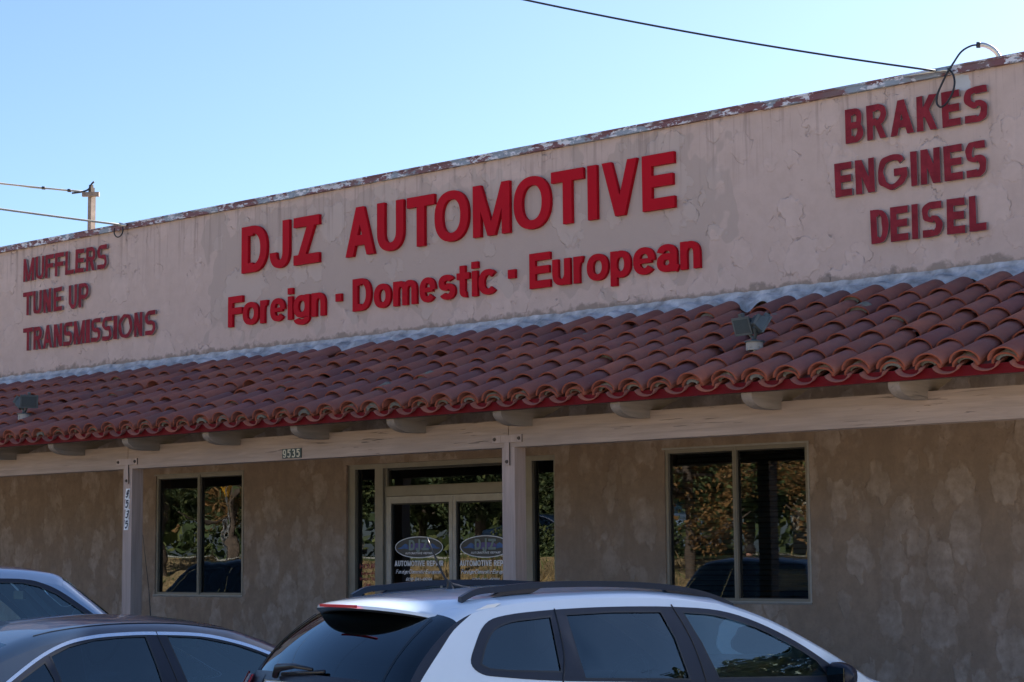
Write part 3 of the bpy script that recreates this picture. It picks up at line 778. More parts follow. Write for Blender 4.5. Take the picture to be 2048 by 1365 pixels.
def door(x0, x1, hinge_left):
    s = .058 if hinge_left else .05
    a, b_ = x0+.065, x1-.045
    if not hinge_left: a, b_ = x0+.045, x1-.065
    mb = MB().box((x0, .045, ez0+.01), (a, .095, 2.44)).box((b_, .045, ez0+.01), (x1, .095, 2.44)).box((a, .047, 2.372), (b_, .095, 2.44)).box((a, .047, ez0+.01), (b_, .095, ez0+.19))
    d = P_(mb.build('door', M['alumw']))
    pane(a, b_, ez0+.19, 2.372, .075, 'pane', d)
    MB().box((a, .058, ez0+.19), (a+.016, .074, 2.372)).box((a+.016, .058, 2.356), (b_, .074, 2.372)).build('gasket', M['gasket'], d)
    hx = x1-.09 if hinge_left else x0+.09
    MB().tube([(hx, .045, 1.30), (hx, -.02, 1.30), (hx, -.02, 1.55), (hx, .045, 1.55)], .011, 8).build('handle', M['alumw'], d)
    return d
def door_decals(d, ox):
    Y = .0735; cx = -13.465+ox
    o = flat('decal_emblem', ellipse(cx, 1.921, .336, .110), [ellipse(cx, 1.921, .326, .101)], Y, M['vinylw'], d)
    flat('emblem_ground', ellipse(cx, 1.921, .3255, .1005), [], Y, M['vinylg'], o, .0005)
    blob = [(cx-.15, 1.90), (cx-.16, 1.925), (cx-.12, 1.955), (cx, 1.965), (cx+.12, 1.955), (cx+.155, 1.925), (cx+.13, 1.90), (cx, 1.895)]
    flat('emblem_swash', blob, [], Y-.0008, M['vinylp'], o)
    for sg in (-1, 1):
        sw = [(cx+sg*.15, 1.945), (cx+sg*.19, 1.96), (cx+sg*.22, 1.945), (cx+sg*.245, 1.925), (cx+sg*.30, 1.91), (cx+sg*.25, 1.905), (cx+sg*.20, 1.91), (cx+sg*.14, 1.90)]
        flat('emblem_swash', sw, [], Y-.0008, M['vinylb'], o)
    for ch, a, w in (('D', -.139, .085), ('J', -.038, .06), ('Z', .04, .10)):
        hh = .108 if ch != 'J' else .135; z0 = 1.889 if ch != 'J' else 1.868
        vs, fs = letter_geo(ch, w, hh, .026); V, F, _ = prism(vs, fs, lambda p, q, dd: Vector((cx+a+p, dd, z0+q)), Y-.0026, Y-.0018)
        mesh_obj('emblem_letter', V, F, M['vinyls'], o)
        vs, fs = letter_geo(ch, w+.006, hh+.006, .032); V, F, _ = prism(vs, fs, lambda p, q, dd: Vector((cx+a-.003+p, dd, z0-.003+q)), Y-.0016, Y-.001)
        mesh_obj('emblem_letter', V, F, M['inner'], o)
        if ch == 'J':
            pass
    decal('emblem_lettering', 'AUTOMOTIVE REPAIR', cx-.192, 1.851, .385, .021, .0042, Y-.001, M['vinylw'], o, .25)
    decal('vinyl_lettering', 'AUTOMOTIVE', cx-.342, 1.731, .425, .056, .0115, Y, M['vinylw'], d); decal('vinyl_lettering', 'REPAIR', cx+.112, 1.731, .228, .056, .0115, Y, M['vinylw'], d)
    decal('vinyl_lettering', 'Foreign.Domestic.European', cx-.325, 1.655, .63, .042, .0065, Y, M['vinylw'], d, .3)
    decal('vinyl_lettering', '909-941-6694', cx-.188, 1.582, .37, .033, .006, Y, M['vinylw'], d, .25)
d1 = door(-13.898, -12.975, True); d2 = door(-12.971, -12.057, False)
door_decals(d1, 0); door_decals(d2, .905)

# ------------------------------------------------------------------ signs on the parapet
def sign(name, label, rows, z0, H, s, depth, back, mats, jit=0, low=None, group=None):
    x0 = min(r[1] for r in rows); e = empty('sign_lettering', (x0, -.02, z0), label=label, cat='sign', group=group)
    rnd = random.Random(len(name)+int(abs(x0)*100))
    for ch, a, b_ in rows:
        hh = H; zz = z0
        if low and ch in 'oreignmstcupa': hh = low
        wid = b_-a
        st = min(s, wid*.98)
        if ch == '.': hh = H
        o = letter_obj(ch, a, b_, zz, hh, st, -back-depth, -back, mats, None, jit, rnd, (rnd.gauss(0, .012) if jit else 0))
        o.parent = e; o.matrix_parent_inverse = Matrix.Translation((-x0, .02, -z0))
        o.name = 'letter'
    return e
RD = [M['red'], M['red']]
sign('main', 'large bright red block letters DJZ AUTOMOTIVE across the middle of the parapet',
     [('D', -16.081, -15.661), ('J', -15.613, -15.297), ('Z', -15.226, -14.825), ('A', -14.415, -13.986), ('U', -13.943, -13.559), ('T', -13.51, -13.122), ('O', -13.118, -12.655), ('M', -12.595, -12.104), ('O', -12.052, -11.585), ('T', -11.573, -11.175), ('I', -11.123, -11.012), ('V', -10.949, -10.533), ('E', -10.475, -10.109)],
     4.984, .521, .108, .04, .004, RD)
sign('second', 'bright red letters Foreign Domestic European in the row below the largest name',
     [('F', -16.31, -16.067), ('o', -16.062, -15.801), ('r', -15.773, -15.624), ('e', -15.607, -15.37), ('i', -15.324, -15.246), ('g', -15.229, -14.979), ('n', -14.944, -14.733), ('.', -14.574, -14.485), ('D', -14.314, -14.041), ('o', -13.998, -13.752), ('m', -13.716, -13.379), ('e', -13.338, -13.116), ('s', -13.071, -12.844), ('t', -12.823, -12.654), ('i', -12.624, -12.537), ('c', -12.527, -12.278), ('.', -12.141, -12.047), ('E', -11.863, -11.603), ('u', -11.574, -11.354), ('r', -11.312, -11.165), ('o', -11.149, -10.895), ('p', -10.866, -10.63), ('e', -10.598, -10.349), ('a', -10.326, -10.087), ('n', -10.061, -9.842)],
     4.398, .343, .074, .034, .004, RD, low=.255)
MR = [M['maroon'], M['signside']]
G1 = 'faded maroon service words on the parapet'
for rows, z0, H, lab in (
    ([('M', -20.25, -20.016), ('U', -19.987, -19.807), ('F', -19.782, -19.611), ('F', -19.583, -19.4), ('L', -19.372, -19.191), ('E', -19.166, -18.991), ('R', -18.95, -18.769), ('S', -18.729, -18.538)], 5.31, .29, 'faded maroon letters spelling MUFFLERS at the far left of the parapet'),
    ([('T', -20.246, -20.038), ('U', -20.027, -19.847), ('N', -19.811, -19.651), ('E', -19.598, -19.429), ('U', -19.289, -19.12), ('P', -19.085, -18.887)], 4.877, .293, 'faded maroon letters spelling TUNE UP, middle row of the left words'),
    ([('T', -20.227, -20.02), ('R', -20.006, -19.833), ('A', -19.805, -19.613), ('N', -19.581, -19.409), ('S', -19.381, -19.201), ('M', -19.173, -18.95), ('I', -18.927, -18.852), ('S', -18.825, -18.64), ('S', -18.607, -18.424), ('I', -18.391, -18.319), ('O', -18.292, -18.032), ('N', -18.0, -17.839), ('S', -17.791, -17.601)], 4.43, .285, 'faded maroon letters spelling TRANSMISSIONS, lowest row of the left words'),
    ([('B', -8.304, -8.129), ('R', -8.094, -7.904), ('A', -7.873, -7.653), ('K', -7.621, -7.425), ('E', -7.387, -7.225), ('S', -7.186, -6.977)], 5.302, .296, 'faded maroon letters spelling BRAKES under the looped black cable'),
    ([('E', -8.421, -8.254), ('N', -8.218, -8.034), ('G', -8.006, -7.723), ('I', -7.692, -7.633), ('N', -7.601, -7.422), ('E', -7.385, -7.219), ('S', -7.19, -7.01)], 4.853, .292, 'faded maroon letters spelling ENGINES, middle row of the right words'),
    ([('D', -8.086, -7.918), ('E', -7.898, -7.732), ('I', -7.697, -7.64), ('S', -7.603, -7.418), ('E', -7.376, -7.214), ('L', -7.175, -7.026)], 4.409, .290, 'faded maroon letters spelling DEISEL, lowest row of the right words')):
    sign(lab, lab, rows, z0, H, .052 if z0 and rows[0][1] < -15 else .060, .022, .014, MR, .006, group=G1)

# plaque on the beam
pq = empty('house_number', (-13.276, -1.951, 2.745), label='small dark green number plaque 9535 on the porch beam', cat='number plaque')
o = MB().box((-13.276, -1.961, 2.748), (-13.02, -1.951, 2.838)).build('plate', M['plate'], pq); o.matrix_parent_inverse = Matrix.Translation((13.276, 1.951, -2.745))
for k, ch in enumerate('9535'):
    o = letter_obj(ch, -13.266+.062*k, -13.266+.062*k+.044, 2.755, .076, .0125, -1.9645, -1.9615, [M['digitc']], pq); o.name = 'digit'
    o.matrix_parent_inverse = Matrix.Translation((13.276, 1.951, -2.745))
pn = empty('house_number', (-15.66, -1.946, 2.13), label='four white number tiles 9535 stacked down the left porch post', cat='number plaque')
for k, ch in enumerate('9535'):
    zz = 2.430-.1035*k; sh = .022; x0 = -15.648+(.004, .002, .006, -.002)[k]
    poly = [(x0, zz), (x0+.062, zz), (x0+.062+sh, zz+.106), (x0+sh, zz+.106)]
    V, F, _ = wall_solid(poly, [], XZ, -1.949-.0008*k-.001, -1.946)
    o = mesh_obj('number_tile', V, F, M['platew'], pn); o.matrix_parent_inverse = Matrix.Translation((15.66, 1.946, -2.13))
    vs, fs = letter_geo(ch, .040, .082, .0155, shear=.2)
    V, F, _ = prism(vs, fs, lambda a, b_, d: Vector((x0+.013+a, d, zz+.014+b_)), -1.9542, -1.9532)
    g = mesh_obj('digit', V, F, M['digitk'], o)

# ------------------------------------------------------------------ floodlights
def floodlight(x, y, flip, label):
    t = (y-EY)/cos(SL); base = rp(x, t, .135)
    e = empty('floodlight', base-Vector((0, 0, .012)), label=label, cat='floodlight', group='twin floodlights standing on the tile roof')
    e.scale = (1.18, 1.18, 1.18)
    MB().cyl((0, 0, -.10), (0, 0, 1), .012, .10, 8).build('conduit_stub', M['steel'], e)
    MB().cyl((0, 0, -.005), (0, 0, 1), .056, .052, 20).cyl((0, -.052, .02), (0, -1, 0), .012, .008, 10).cyl((.05, -.02, .02), (1, -.4, 0), .012, .008, 10).build('junction_box', M['lampw'], e, smooth=True, sharp=40)
    MB().cyl((0, 0, .0472), (0, 0, 1), .066, .008, 24).cyl((0, 0, .055), (0, 0, 1), .03, .016, 12, r1=.014).build('cover_plate', M['lampg'], e, smooth=True, sharp=40)
    heads = (((-.068, .0, .165), 258, 18), ((.06, -.02, .165), 50, 32)) if not flip else (((-.07, -.0, .165), 50, 32), ((.065, .0, .165), 330, 14))
    for (c, az, tl) in heads:
        R = Matrix.Rotation(radians(az), 3, 'Z') @ Matrix.Rotation(radians(tl), 3, 'Y')
        c = Vector(c)
        mb = MB()
        # tapered housing: wide front at +x, ribbed back
        def bx(a, b_, ta=1, tb=1):
            i = len(mb.v)
            for xx, k in ((a[0], ta), (b_[0], tb)):
                for yy, zz in ((a[1], a[2]), (b_[1], a[2]), (b_[1], b_[2]), (a[1], b_[2])): mb.v.append(R @ Vector((xx, yy*k, zz*k))+c)
            mb.f += [(i, i+3, i+2, i+1), (i+4, i+5, i+6, i+7), (i, i+1, i+5, i+4), (i+1, i+2, i+6, i+5), (i+2, i+3, i+7, i+6), (i+3, i, i+4, i+7)]; mb.m += [0]*6
        bx((-.035, -.074, -.055), (.022, .074, .055), .62, .96)
        bx((.022, -.08, -.06), (.034, .08, .06))
        bx((-.006, -.012, .058), (.03, .012, .082))
        for q in range(-3, 4): bx((-.052, q*.017-.002, -.036), (-.034, q*.017+.002, .036))
        h = mb.build('lamp_head', M['lampg'], e)
        mb = MB(); bx((.0342, -.066, -.046), (.036, .066, .046)); mb.build('lens', M['lens'], h)
        MB().tube([Vector((0, 0, .066)), Vector((c.x*.45, c.y, .10)), c+R @ Vector((-.02, 0, -.04))], [.011, .012, .014], 8).build('swivel_arm', M['lampg'], e)
floodlight(-8.08, -1.79, False, 'grey twin-head floodlight standing on the tiles near the right end')
floodlight(-17.36, -1.93, True, 'grey twin-head floodlight standing on the tiles at the far left')

# ------------------------------------------------------------------ cables, conduit, pole
def sag(a, b_, s, n=24):
    a, b_ = Vector(a), Vector(b_); return [a.lerp(b_, k/n)-Vector((0, 0, s*4*(k/n)*(1-k/n))) for k in range(n+1)]
def wtube(name, pts, r, mat, label, cat, n=6): 
    o = MB().tube(pts, r, n).build(name, mat, smooth=True); return tag(o, label, cat) if label else o
ANR = Vector((-7.278, -.08, 5.762))
e = empty('overhead_cable', ANR, label='black overhead service cable running to the right end of the parapet with a hanging loop', cat='cable')
def ch(o, e): o.parent = e; o.matrix_parent_inverse = Matrix.Translation(-Vector(e.location)); return o
ch(MB().tube([Vector((-31.0, -13.45, 13.6))]+sag((-12.735, -3.226, 7.448), ANR+Vector((-.12, 0, .01)), .115, 30), .009, 6).build('span', M['cable'], smooth=True), e)
def circ(c, rx, rz, a0, a1, n, y, lean=0):
    return [Vector((c[0]+rx*cos(radians(a0+(a1-a0)*k/n))+lean*sin(radians(a0+(a1-a0)*k/n))*rz, y, c[1]+rz*sin(radians(a0+(a1-a0)*k/n)))) for k in range(n+1)]
loop = catmull([(-7.29, -.09, 5.77), (-7.245, -.10, 5.72), (-7.225, -.11, 5.64), (-7.245, -.12, 5.55), (-7.30, -.12, 5.478), (-7.352, -.12, 5.455), (-7.385, -.12, 5.49), (-7.38, -.12, 5.56), (-7.34, -.11, 5.65), (-7.29, -.10, 5.74), (-7.24, -.09, 5.81), (-7.18, -.06, 5.90), (-7.12, 0.0, 5.95), (-7.07, .04, 5.955)], 6)
ch(MB().tube(loop, .0085, 6).build('drip_loop', M['cable'], smooth=True), e)
ch(MB().tube([ANR+Vector((-.13, 0, .008)), ANR+Vector((-.05, 0, .004)), ANR+Vector((.01, .02, -.012))], [.012, .02, .013], 8).tube([ANR+Vector((-.42, -.0, .02)), ANR+Vector((-.13, 0, .008))], .013, 6).build('cable_clamp', M['steel'], smooth=True), e)
e = empty('service_mast', (-6.94, .12, 5.8), label='short bent steel conduit rising over the right end of the parapet', cat='conduit')
cp = catmull([(-7.075, .035, 5.955), (-7.03, .055, 5.95), (-6.975, .08, 5.915), (-6.935, .10, 5.86), (-6.925, .11, 5.78)], 5)
ch(MB().tube(cp, .021, 10).build('conduit', M['steel'], smooth=True), e)
ch(MB().tube([(-7.09, .03, 5.957), (-7.06, .042, 5.954)], .026, 10).build('weather_cap', M['cable'], smooth=True), e)
ANL = Vector((-18.19, -.08, 5.785))
e = empty('overhead_cable', ANL, label='pale overhead cable ending in a small black loop at the left of the parapet', cat='cable')
def campt(px, py, d):
    f = 3810.5637; return Vector((0, -14, 1.85))+(fw+r2*((px-1024)/f)+u2*((682.5-py)/f))*d
ch(MB().tube([Vector((-31.0, -13.35, 8.9))]+sag((-21.9, -3.5, 6.56), ANL, .03, 20), .0125, 6).build('span', M['cablew'], smooth=True), e)
lp = [Vector((-18.235+.085*cos(a), -.10, 5.72+.078*sin(a))) for a in [radians(150+k*12) for k in range(21)]]
ch(MB().tube(lp, .008, 6).build('drip_loop', M['cable'], smooth=True), e)
ch(MB().tube([ANL+Vector((-.05, 0, .012)), ANL+Vector((.06, .01, -.012))], [.026, .018], 8).build('cable_clamp', M['steel'], smooth=True), e)
e = empty('utility_pole', (-31.05, -13.4, 0), label='round brown utility pole at the lot edge holding both service cables', cat='utility pole')
MB().tube([(0, 0, 0), (0, 0, 14)], [.15, .10], 12).build('pole_shaft', M['poleg'], e, smooth=True)
MB().box((-.06, -1.1, 13.3), (.06, 1.1, 13.42)).build('crossarm', M['pole_and_gap'], e)
# roof-yard pole far behind
pb = Vector((-36.48, 13.02, 0)); ph = 10.5
e = empty('utility_pole', pb, label='weathered square wooden utility pole with short crossarm beyond the left parapet', cat='utility pole')
MB().box((-.065, -.065, 0), (.065, .065, ph-.10)).build('pole_shaft', M['poleg'], e)
MB().box((-.06, -.06, ph-.10), (.04, .05, ph+.02)).box((-.055, -.05, ph+.02), (-.0, .04, ph+.09)).build('pole_top', M['pole_and_gap'], e)
MB().box((-.20, -.16, ph-.21), (.20, -.065, ph-.11), rot=Matrix.Rotation(radians(40), 3, 'Z'), piv=(0, 0, ph-.15)).build('crossarm', M['poleg'], e)
MB().tube(catmull([(-.30, -.35, ph-.12), (-.1, -.2, ph-.09), (.0, -.1, ph-.03), (.04, -.05, ph+.09), (.10, -.02, ph+.15)], 5), .022, 8).build('weatherhead', M['cable'], e, smooth=True)
pt = pb+Vector((-.1, -.16, ph-.09))
e = empty('overhead_cable', pt, label='pale twisted overhead cable running left from the pole crossarm', cat='cable')
far_end = Vector((-43.4, 6.84, 11.6))
w = sag(pt, far_end, .06, 30)+[far_end+(far_end-pt)*2.2]
mb = MB().tube(w, .021, 6)
mb.tube([p+Vector((.02*sin(k*.9), .02*cos(k*.9), .02*cos(k*.9))) for k, p in enumerate(w)], .013, 5)
ch(mb.build('span', M['cablew'], smooth=True), e)
for k in (1, 3): ch(MB().tube([w[k], w[k+1].lerp(w[k], .75)], .04, 7).build('cable_clamp', M['cable'], smooth=True), e)

# ------------------------------------------------------------------ vehicles
def sm(x, a, b_):
    t = max(0, min(1, (x-a)/(b_-a))); return t*t*(3-2*t)
def offs(P, d):
    n = len(P); out = []; area = sum(P[i][0]*P[(i+1) % n][1]-P[(i+1) % n][0]*P[i][1] for i in range(n)); sg = 1 if area > 0 else -1
    for i in range(n):
        a, b_, c = Vector(P[i-1]), Vector(P[i]), Vector(P[(i+1) % n]); t1 = (b_-a).normalized(); t2 = (c-b_).normalized()
        n1 = Vector((-t1.y, t1.x)); n2 = Vector((-t2.y, t2.x)); m_ = n1+n2; m_ = m_/max(.35, m_.dot(m_)/2*1.0) if m_.length > 1e-6 else n1
        out.append(b_+m_*(sg*d)*(1 if m_.length < 3 else .5))
    return [(p.x, p.y) for p in out]
class Car:
    def __init__(s, sp): s.__dict__.update(sp)
    def W(s, y, z):
        hw = s.hw*(1-.085*abs((y-s.L*.5)/(s.L*.5))**4.5)
        if z < s.zb: return hw*(1-.10*max(0, (.75-z))**2)
        q = z-s.zb; return hw*(1-s.t1*q-s.t2*q*q)
    def prep(s):
        P = [Vector(p) for p in s.K]; n = 7; s.c = catmull(P, n); s.n = []
        for i in range(len(s.c)):
            t = (s.c[min(i+1, len(s.c)-1)]-s.c[max(i-1, 0)]).normalized(); s.n.append(Vector((-t.y, t.x)))
        s.nseg = n
    def d(s, v):
        v = abs(v); q = max(0, (v-.84)/.16); return s.crown*v*v+s.rnd*(1-sqrt(max(0, 1-q*q)))
    def pt(s, i, v, off=0):
        p = s.c[i]-s.n[i]*(s.d(v)-off); y, z = p.x, p.y
        y += s.pr*v*v*(1-sm(y, .55, 1.35))-s.pf*v*v*sm(y, s.L-1.1, s.L)
        return Vector((v*s.W(y, z), y, z))
    def top(s, name, k0, k1, mat, par, v0=-1, v1=1, off=0, nv=26, rev=False):
        V = []; F = []; i0, i1 = k0*s.nseg if isinstance(k0, int) else int(k0*s.nseg), k1*s.nseg if isinstance(k1, int) else int(k1*s.nseg)
        for i in range(i0, i1+1):
            for j in range(nv+1): 
                t = -1+2*j/nv
                vv = math.copysign(1-(1-abs(t))**1.6, t) if (v0 == -1 and v1 == 1) else t
                v = (v0+v1)/2+(v1-v0)/2*vv; V.append(s.pt(i, v, off))
        m_ = nv+1
        for i in range(i1-i0):
            for j in range(nv): a = i*m_+j; F.append((a, a+1, a+m_+1, a+m_))
        return mesh_obj(name, V, F, mat, par, smooth=True)
    def edge(s): return [(lambda p: (p.y, p.z))(s.pt(i, 1)) for i in range(len(s.c))]
    def side(s, name, outer, holes, mat, par, sg, off=0, step=.09):
        xs = [p[0] for p in outer]; zs = [p[1] for p in outer]; ex = []
        y = min(xs)+step/2
        while y < max(xs):
            z = min(zs)+step/2
            while z < max(zs):
                if inpoly(y, z, outer) and not any(inpoly(y, z, h) for h in holes): ex.append((y, z))
                z += step
            y += step
        vs, fs = cdt([outer]+holes, lambda a, b_: inpoly(a, b_, outer) and not any(inpoly(a, b_, h) for h in holes), ex)
        V = [Vector((sg*(s.W(v[0], v[1])+off), v[0], v[1])) for v in vs]
        if sg < 0: fs = [tuple(reversed(f)) for f in fs]
        return mesh_obj(name, V, fs, mat, par, smooth=True)
def wheel(e, x, y, r, sg):
    mb = MB(); n = 28
    prof = [(-.10, r*.62), (-.11, r*.80), (-.10, r*.96), (-.06, r), (.06, r), (.10, r*.96), (.11, r*.80), (.09, r*.62)]
    V = []; F = []
    for k in range(n):
        a = 2*pi*k/n
        for (u, q) in prof: V.append((x+u, y+q*cos(a), r+q*sin(a)))
    m_ = len(prof)
    for k in range(n):
        for j in range(m_-1): a = k*m_+j; b_ = ((k+1) % n)*m_+j; F.append((a, b_, b_+1, a+1))
    w = mesh_obj('wheel', V, F, M['rubber'], e, smooth=True)
    mb = MB().cyl((x+sg*.02, y, r), (sg, 0, 0), r*.14, .06, 14)
    for k in range(7):
        a = 2*pi*k/7; d = Vector((0, cos(a), sin(a)))
        mb.tube([Vector((x+sg*.05, y, r))+d*r*.1, Vector((x+sg*.06, y, r))+d*r*.62], [.035, .03], 6)
    mb.tube([Vector((x+sg*.06, y+r*.62*cos(2*pi*k/24), r+r*.62*sin(2*pi*k/24))) for k in range(25)], .018, 6)
    mb.build('rim', M['rim'], w)
def build_car(sp, loc, delta, label, cat='car', group=None, ground=0):
    c = Car(sp); c.prep()
    e = empty(sp['name'], (loc[0], loc[1], ground), -radians(delta), label, cat, group)
    z = sp['zones']
    for (nm, a, b_, mat) in z:
        vl = sp.get('vl', .88)
        if nm in ('windshield',) or (nm == 'rear_window' and sp['name'] == 'parked_sedan'):
            c.top(nm, a, b_, M[mat], e, -vl, vl)
            for q in ((-1, -vl), (vl, 1)): c.top('windshield_pillar', a, b_, M[sp['paint']], e, q[0], q[1], nv=8)
        else: c.top(nm, a, b_, M[mat], e)
    ed = c.edge()
    # close the floor with wheel arches
    bot = []; zf = .24; r = sp['wr']; hi = ed[-1]; lo = ed[0]
    def arch(yc): return [(yc+(r+.06)*cos(radians(a)), max(zf, r+(r+.06)*sin(radians(a)))) for a in range(0, 181, 15)]
    bot = [(hi[0]-.02, zf)]+arch(sp['fw'])+arch(sp['rw'])+[(lo[0]+.02, zf)]
    for sg in (1, -1):
        outer = ed+bot; cut = sp.get('cut')
        if cut:
            # body stops at the tailgate shut line; black corner behind it
            half = range(len(ed)//2)
            j = min(half, key=lambda k: abs(ed[k][1]-cut[0][0])+(9 if ed[k][0] > 1 else 0))
            i = min(half, key=lambda k: abs(ed[k][0]-cut[-1]))
            def ey(z_): return min((abs(ed[k][1]-z_), ed[k][0]) for k in range(j, i+1))[1]
            cp = [(p.x, p.y) for p in catmull([(ey(z_)+w_, z_) for z_, w_ in cut[:-1]]+[ed[i]], 3)]
            outer = ed[:j+1]+cp+ed[i+1:]+bot
            rearp = ed[j:i+1]+list(reversed(cp))[1:]
            c.side('corner_trim', rearp, [], M['trim'], e, sg)
        body = c.side('side_panel', outer, [sp['dlo']], M[sp['paint']], e, sg)
        dlo = sp['dlo']; inner = dlo
        if sp.get('band'):
            inner = offs(dlo, sp['band']); c.side('chrome_strip', dlo, [inner], M['chrome'], e, sg, .006)
        c.side('window_trim', inner, sp['glass'], M['trim'], e, sg, .002)
        for k, g in enumerate(sp['glass']):
            c.side('side_window', g, [], M[sp['gm'][k]], e, sg, -.006, .12)
            ring = offs(g, -.010)
            c.side('window_seal', ring, [g], M['black'], e, sg, .003, .3)
        for ln in sp.get('seams', []):
            mb = MB(); mb.tube([Vector((sg*(c.W(p[0], p[1])+.0035), p[0], p[1])) for p in catmull(ln, 5)], .0042, 5); mb.build('door_seam', M['black'], e)
        mb = MB(); x = sg*(sp['hw']+.06); my, mz = sp['mir']
        V = []; F = []; nu, nv = 14, 9
        for i in range(nv+1):
            f_ = -1+2*i/nv
            for j in range(nu):
                a = 2*pi*j/nu; k = (1-abs(f_)**2.6)**(1/2.6) if abs(f_) < 1 else 0
                ca, sa = cos(a), sin(a); kk = 2/3.2
                V.append(Vector((x+f_*.105*sg, my+.075*k*math.copysign(abs(ca)**kk, ca)*(1 if ca > 0 else .55), mz+.078*k*math.copysign(abs(sa)**kk, sa)*(1-.2*f_))))
        for i in range(nv):
            for j in range(nu): a = i*nu+j; b_ = i*nu+(j+1) % nu; F.append((a, b_, b_+nu, a+nu))
        mo = mesh_obj('side_mirror', V, F, M[sp['mirmat']], e, smooth=True)
        MB().box((x-.07, my-.045, mz-.05), (x+.07, my-.041, mz+.05)).build('mirror_glass', M['glass_black'], mo)
        MB().tube([(x-sg*.1, my+.01, mz-.03), (sg*(c.W(my, mz-.08)-.01), my+.03, mz-.07)], .025, 8).build('mirror_arm', M['black'], mo)
        for wy in (sp['fw'], sp['rw']): wheel(e, sg*(sp['hw']-.12), wy, r, sg)
        tl = sp.get('tail')
        if tl: c.side('tail_lamp', tl, [], M['tail'], e, sg, .008, .05)
    MB().box((-sp['hw']+.12, .15, .20), (sp['hw']-.12, sp['L']-.15, .32)).build('underbody', M['black'], e)
    MB().box((-sp['hw']+.14, 1.0, .32), (sp['hw']-.14, sp['L']-1.3, sp['zb']-.25)).build('cabin_floor', M['seat'], e)
    for sx in (-.38, .38):
        for sy in sp['seats']:
            V = []; F = []
            rows = [(0, .23, .06), (.30, .23, .06), (.43, .20, .055), (.49, .10, .03), (.53, .12, .045), (.64, .11, .045), (.67, .06, .02)]
            for (h, w, t) in rows:
                for a in range(10):
                    q = 2*pi*a/10; V.append((sx+w*cos(q), sy-h*.32+t*sin(q), sp['zb']-.40+h*.80))
            for i in range(len(rows)-1):
                for j in range(10): F.append((i*10+j, i*10+(j+1) % 10, i*10+10+(j+1) % 10, i*10+10+j))
            mesh_obj('seat', V, F, M['seat'], e, smooth=True)
    y, zz = sp['rvm']
    MB().box((-.11, y-.012, zz-.032), (.11, y+.012, zz+.032)).build('interior_mirror', M['black'], e)
    MB().tube([(0, y, zz+.03), (0, y+.05, zz+.07)], .012, 6).build('mirror_stem', M['black'], e)
    mb = MB(); sy, sz = sp['wheelpos']; R = Matrix.Rotation(radians(-25), 3, 'X')
    mb.tube([Vector((-.38, sy, sz))+R @ Vector((.19*cos(2*pi*k/24), 0, .19*sin(2*pi*k/24))) for k in range(25)], .014, 6).build('steering_wheel', M['black'], e, smooth=True)
    return e, c
# white SUV
suv = dict(name='parked_suv', L=4.62, hw=.925, zb=1.02, t1=.20, t2=.35, crown=.04, rnd=.032, pr=.085, pf=.30, wr=.36, fw=3.70, rw=.98,
    K=[(.06, .28), (.0, .45), (.0, .70), (.04, .86), (.10, .98), (.145, 1.09), (.20, 1.20), (.30, 1.33), (.44, 1.455), (.60, 1.555), (.80, 1.615), (1.15, 1.652), (1.65, 1.667), (2.1, 1.660), (2.50, 1.620), (2.62, 1.596), (2.93, 1.492), (3.27, 1.325), (3.52, 1.185), (3.66, 1.115), (4.0, 1.04), (4.35, .94), (4.54, .82), (4.61, .62), (4.60, .40), (4.54, .26)],
    zones=[('rear_bumper', 0, 3, 'black'), ('tailgate', 3, 6, 'white'), ('rear_window', 6, 9, 'glass_black'), ('roof', 9, 15, 'white'), ('windshield', 15, 18, 'glass_car'), ('bonnet', 18, 22, 'white'), ('front_bumper', 22, 25, 'white')],
    paint='white', mirmat='trim', mir=(3.27, 1.11), seats=(1.9, 1.05), rvm=(2.60, 1.46), wheelpos=(2.72, 1.02), seams=[[(2.185, 1.55), (2.255, 1.36), (2.30, 1.10), (2.32, .8), (2.32, .4)], [(1.36, 1.545), (1.345, 1.3), (1.30, 1.12), (1.30, .8), (1.15, .62)]],
    cut=[(1.05, .03), (1.12, .045), (1.20, .065), (1.27, .075), (1.36, .06), (1.45, .035), .83],
    gm=['glass_dark', 'glass_dark', 'glass_car'])
suv['dlo'] = [(p.x, p.y) for p in catmull([(.745, 1.275), (.79, 1.365), (.885, 1.475), (1.03, 1.518), (1.35, 1.540), (1.75, 1.547), (2.18, 1.538), (2.53, 1.508), (2.79, 1.434), (3.05, 1.314), (3.26, 1.185), (3.39, 1.095), (3.33, 1.06), (2.9, 1.075), (2.27, 1.108), (1.7, 1.14), (1.25, 1.165), (.93, 1.196), (.80, 1.218)], 4, True)]
suv['glass'] = [[(p.x, p.y) for p in catmull([(.81, 1.27), (.86, 1.36), (.935, 1.44), (1.05, 1.478), (1.18, 1.490)], 3)]+[(1.318, 1.500), (1.305, 1.215), (1.0, 1.232), (.86, 1.245)],
    [(1.43, 1.508), (1.75, 1.515), (2.09, 1.508), (2.14, 1.36), (2.18, 1.138), (1.46, 1.172)],
    [(2.26, 1.500)]+[(p.x, p.y) for p in catmull([(2.40, 1.490), (2.53, 1.470), (2.77, 1.400), (3.02, 1.285), (3.17, 1.197)], 3)]+[(3.24, 1.11), (2.40, 1.135), (2.33, 1.33)]]
E1, C1 = build_car(suv, (-7.851, -6.953), 15, 'white SUV with black roof rails parked nose-in at front of the entrance', 'car', 'cars parked nose-in before the shop')
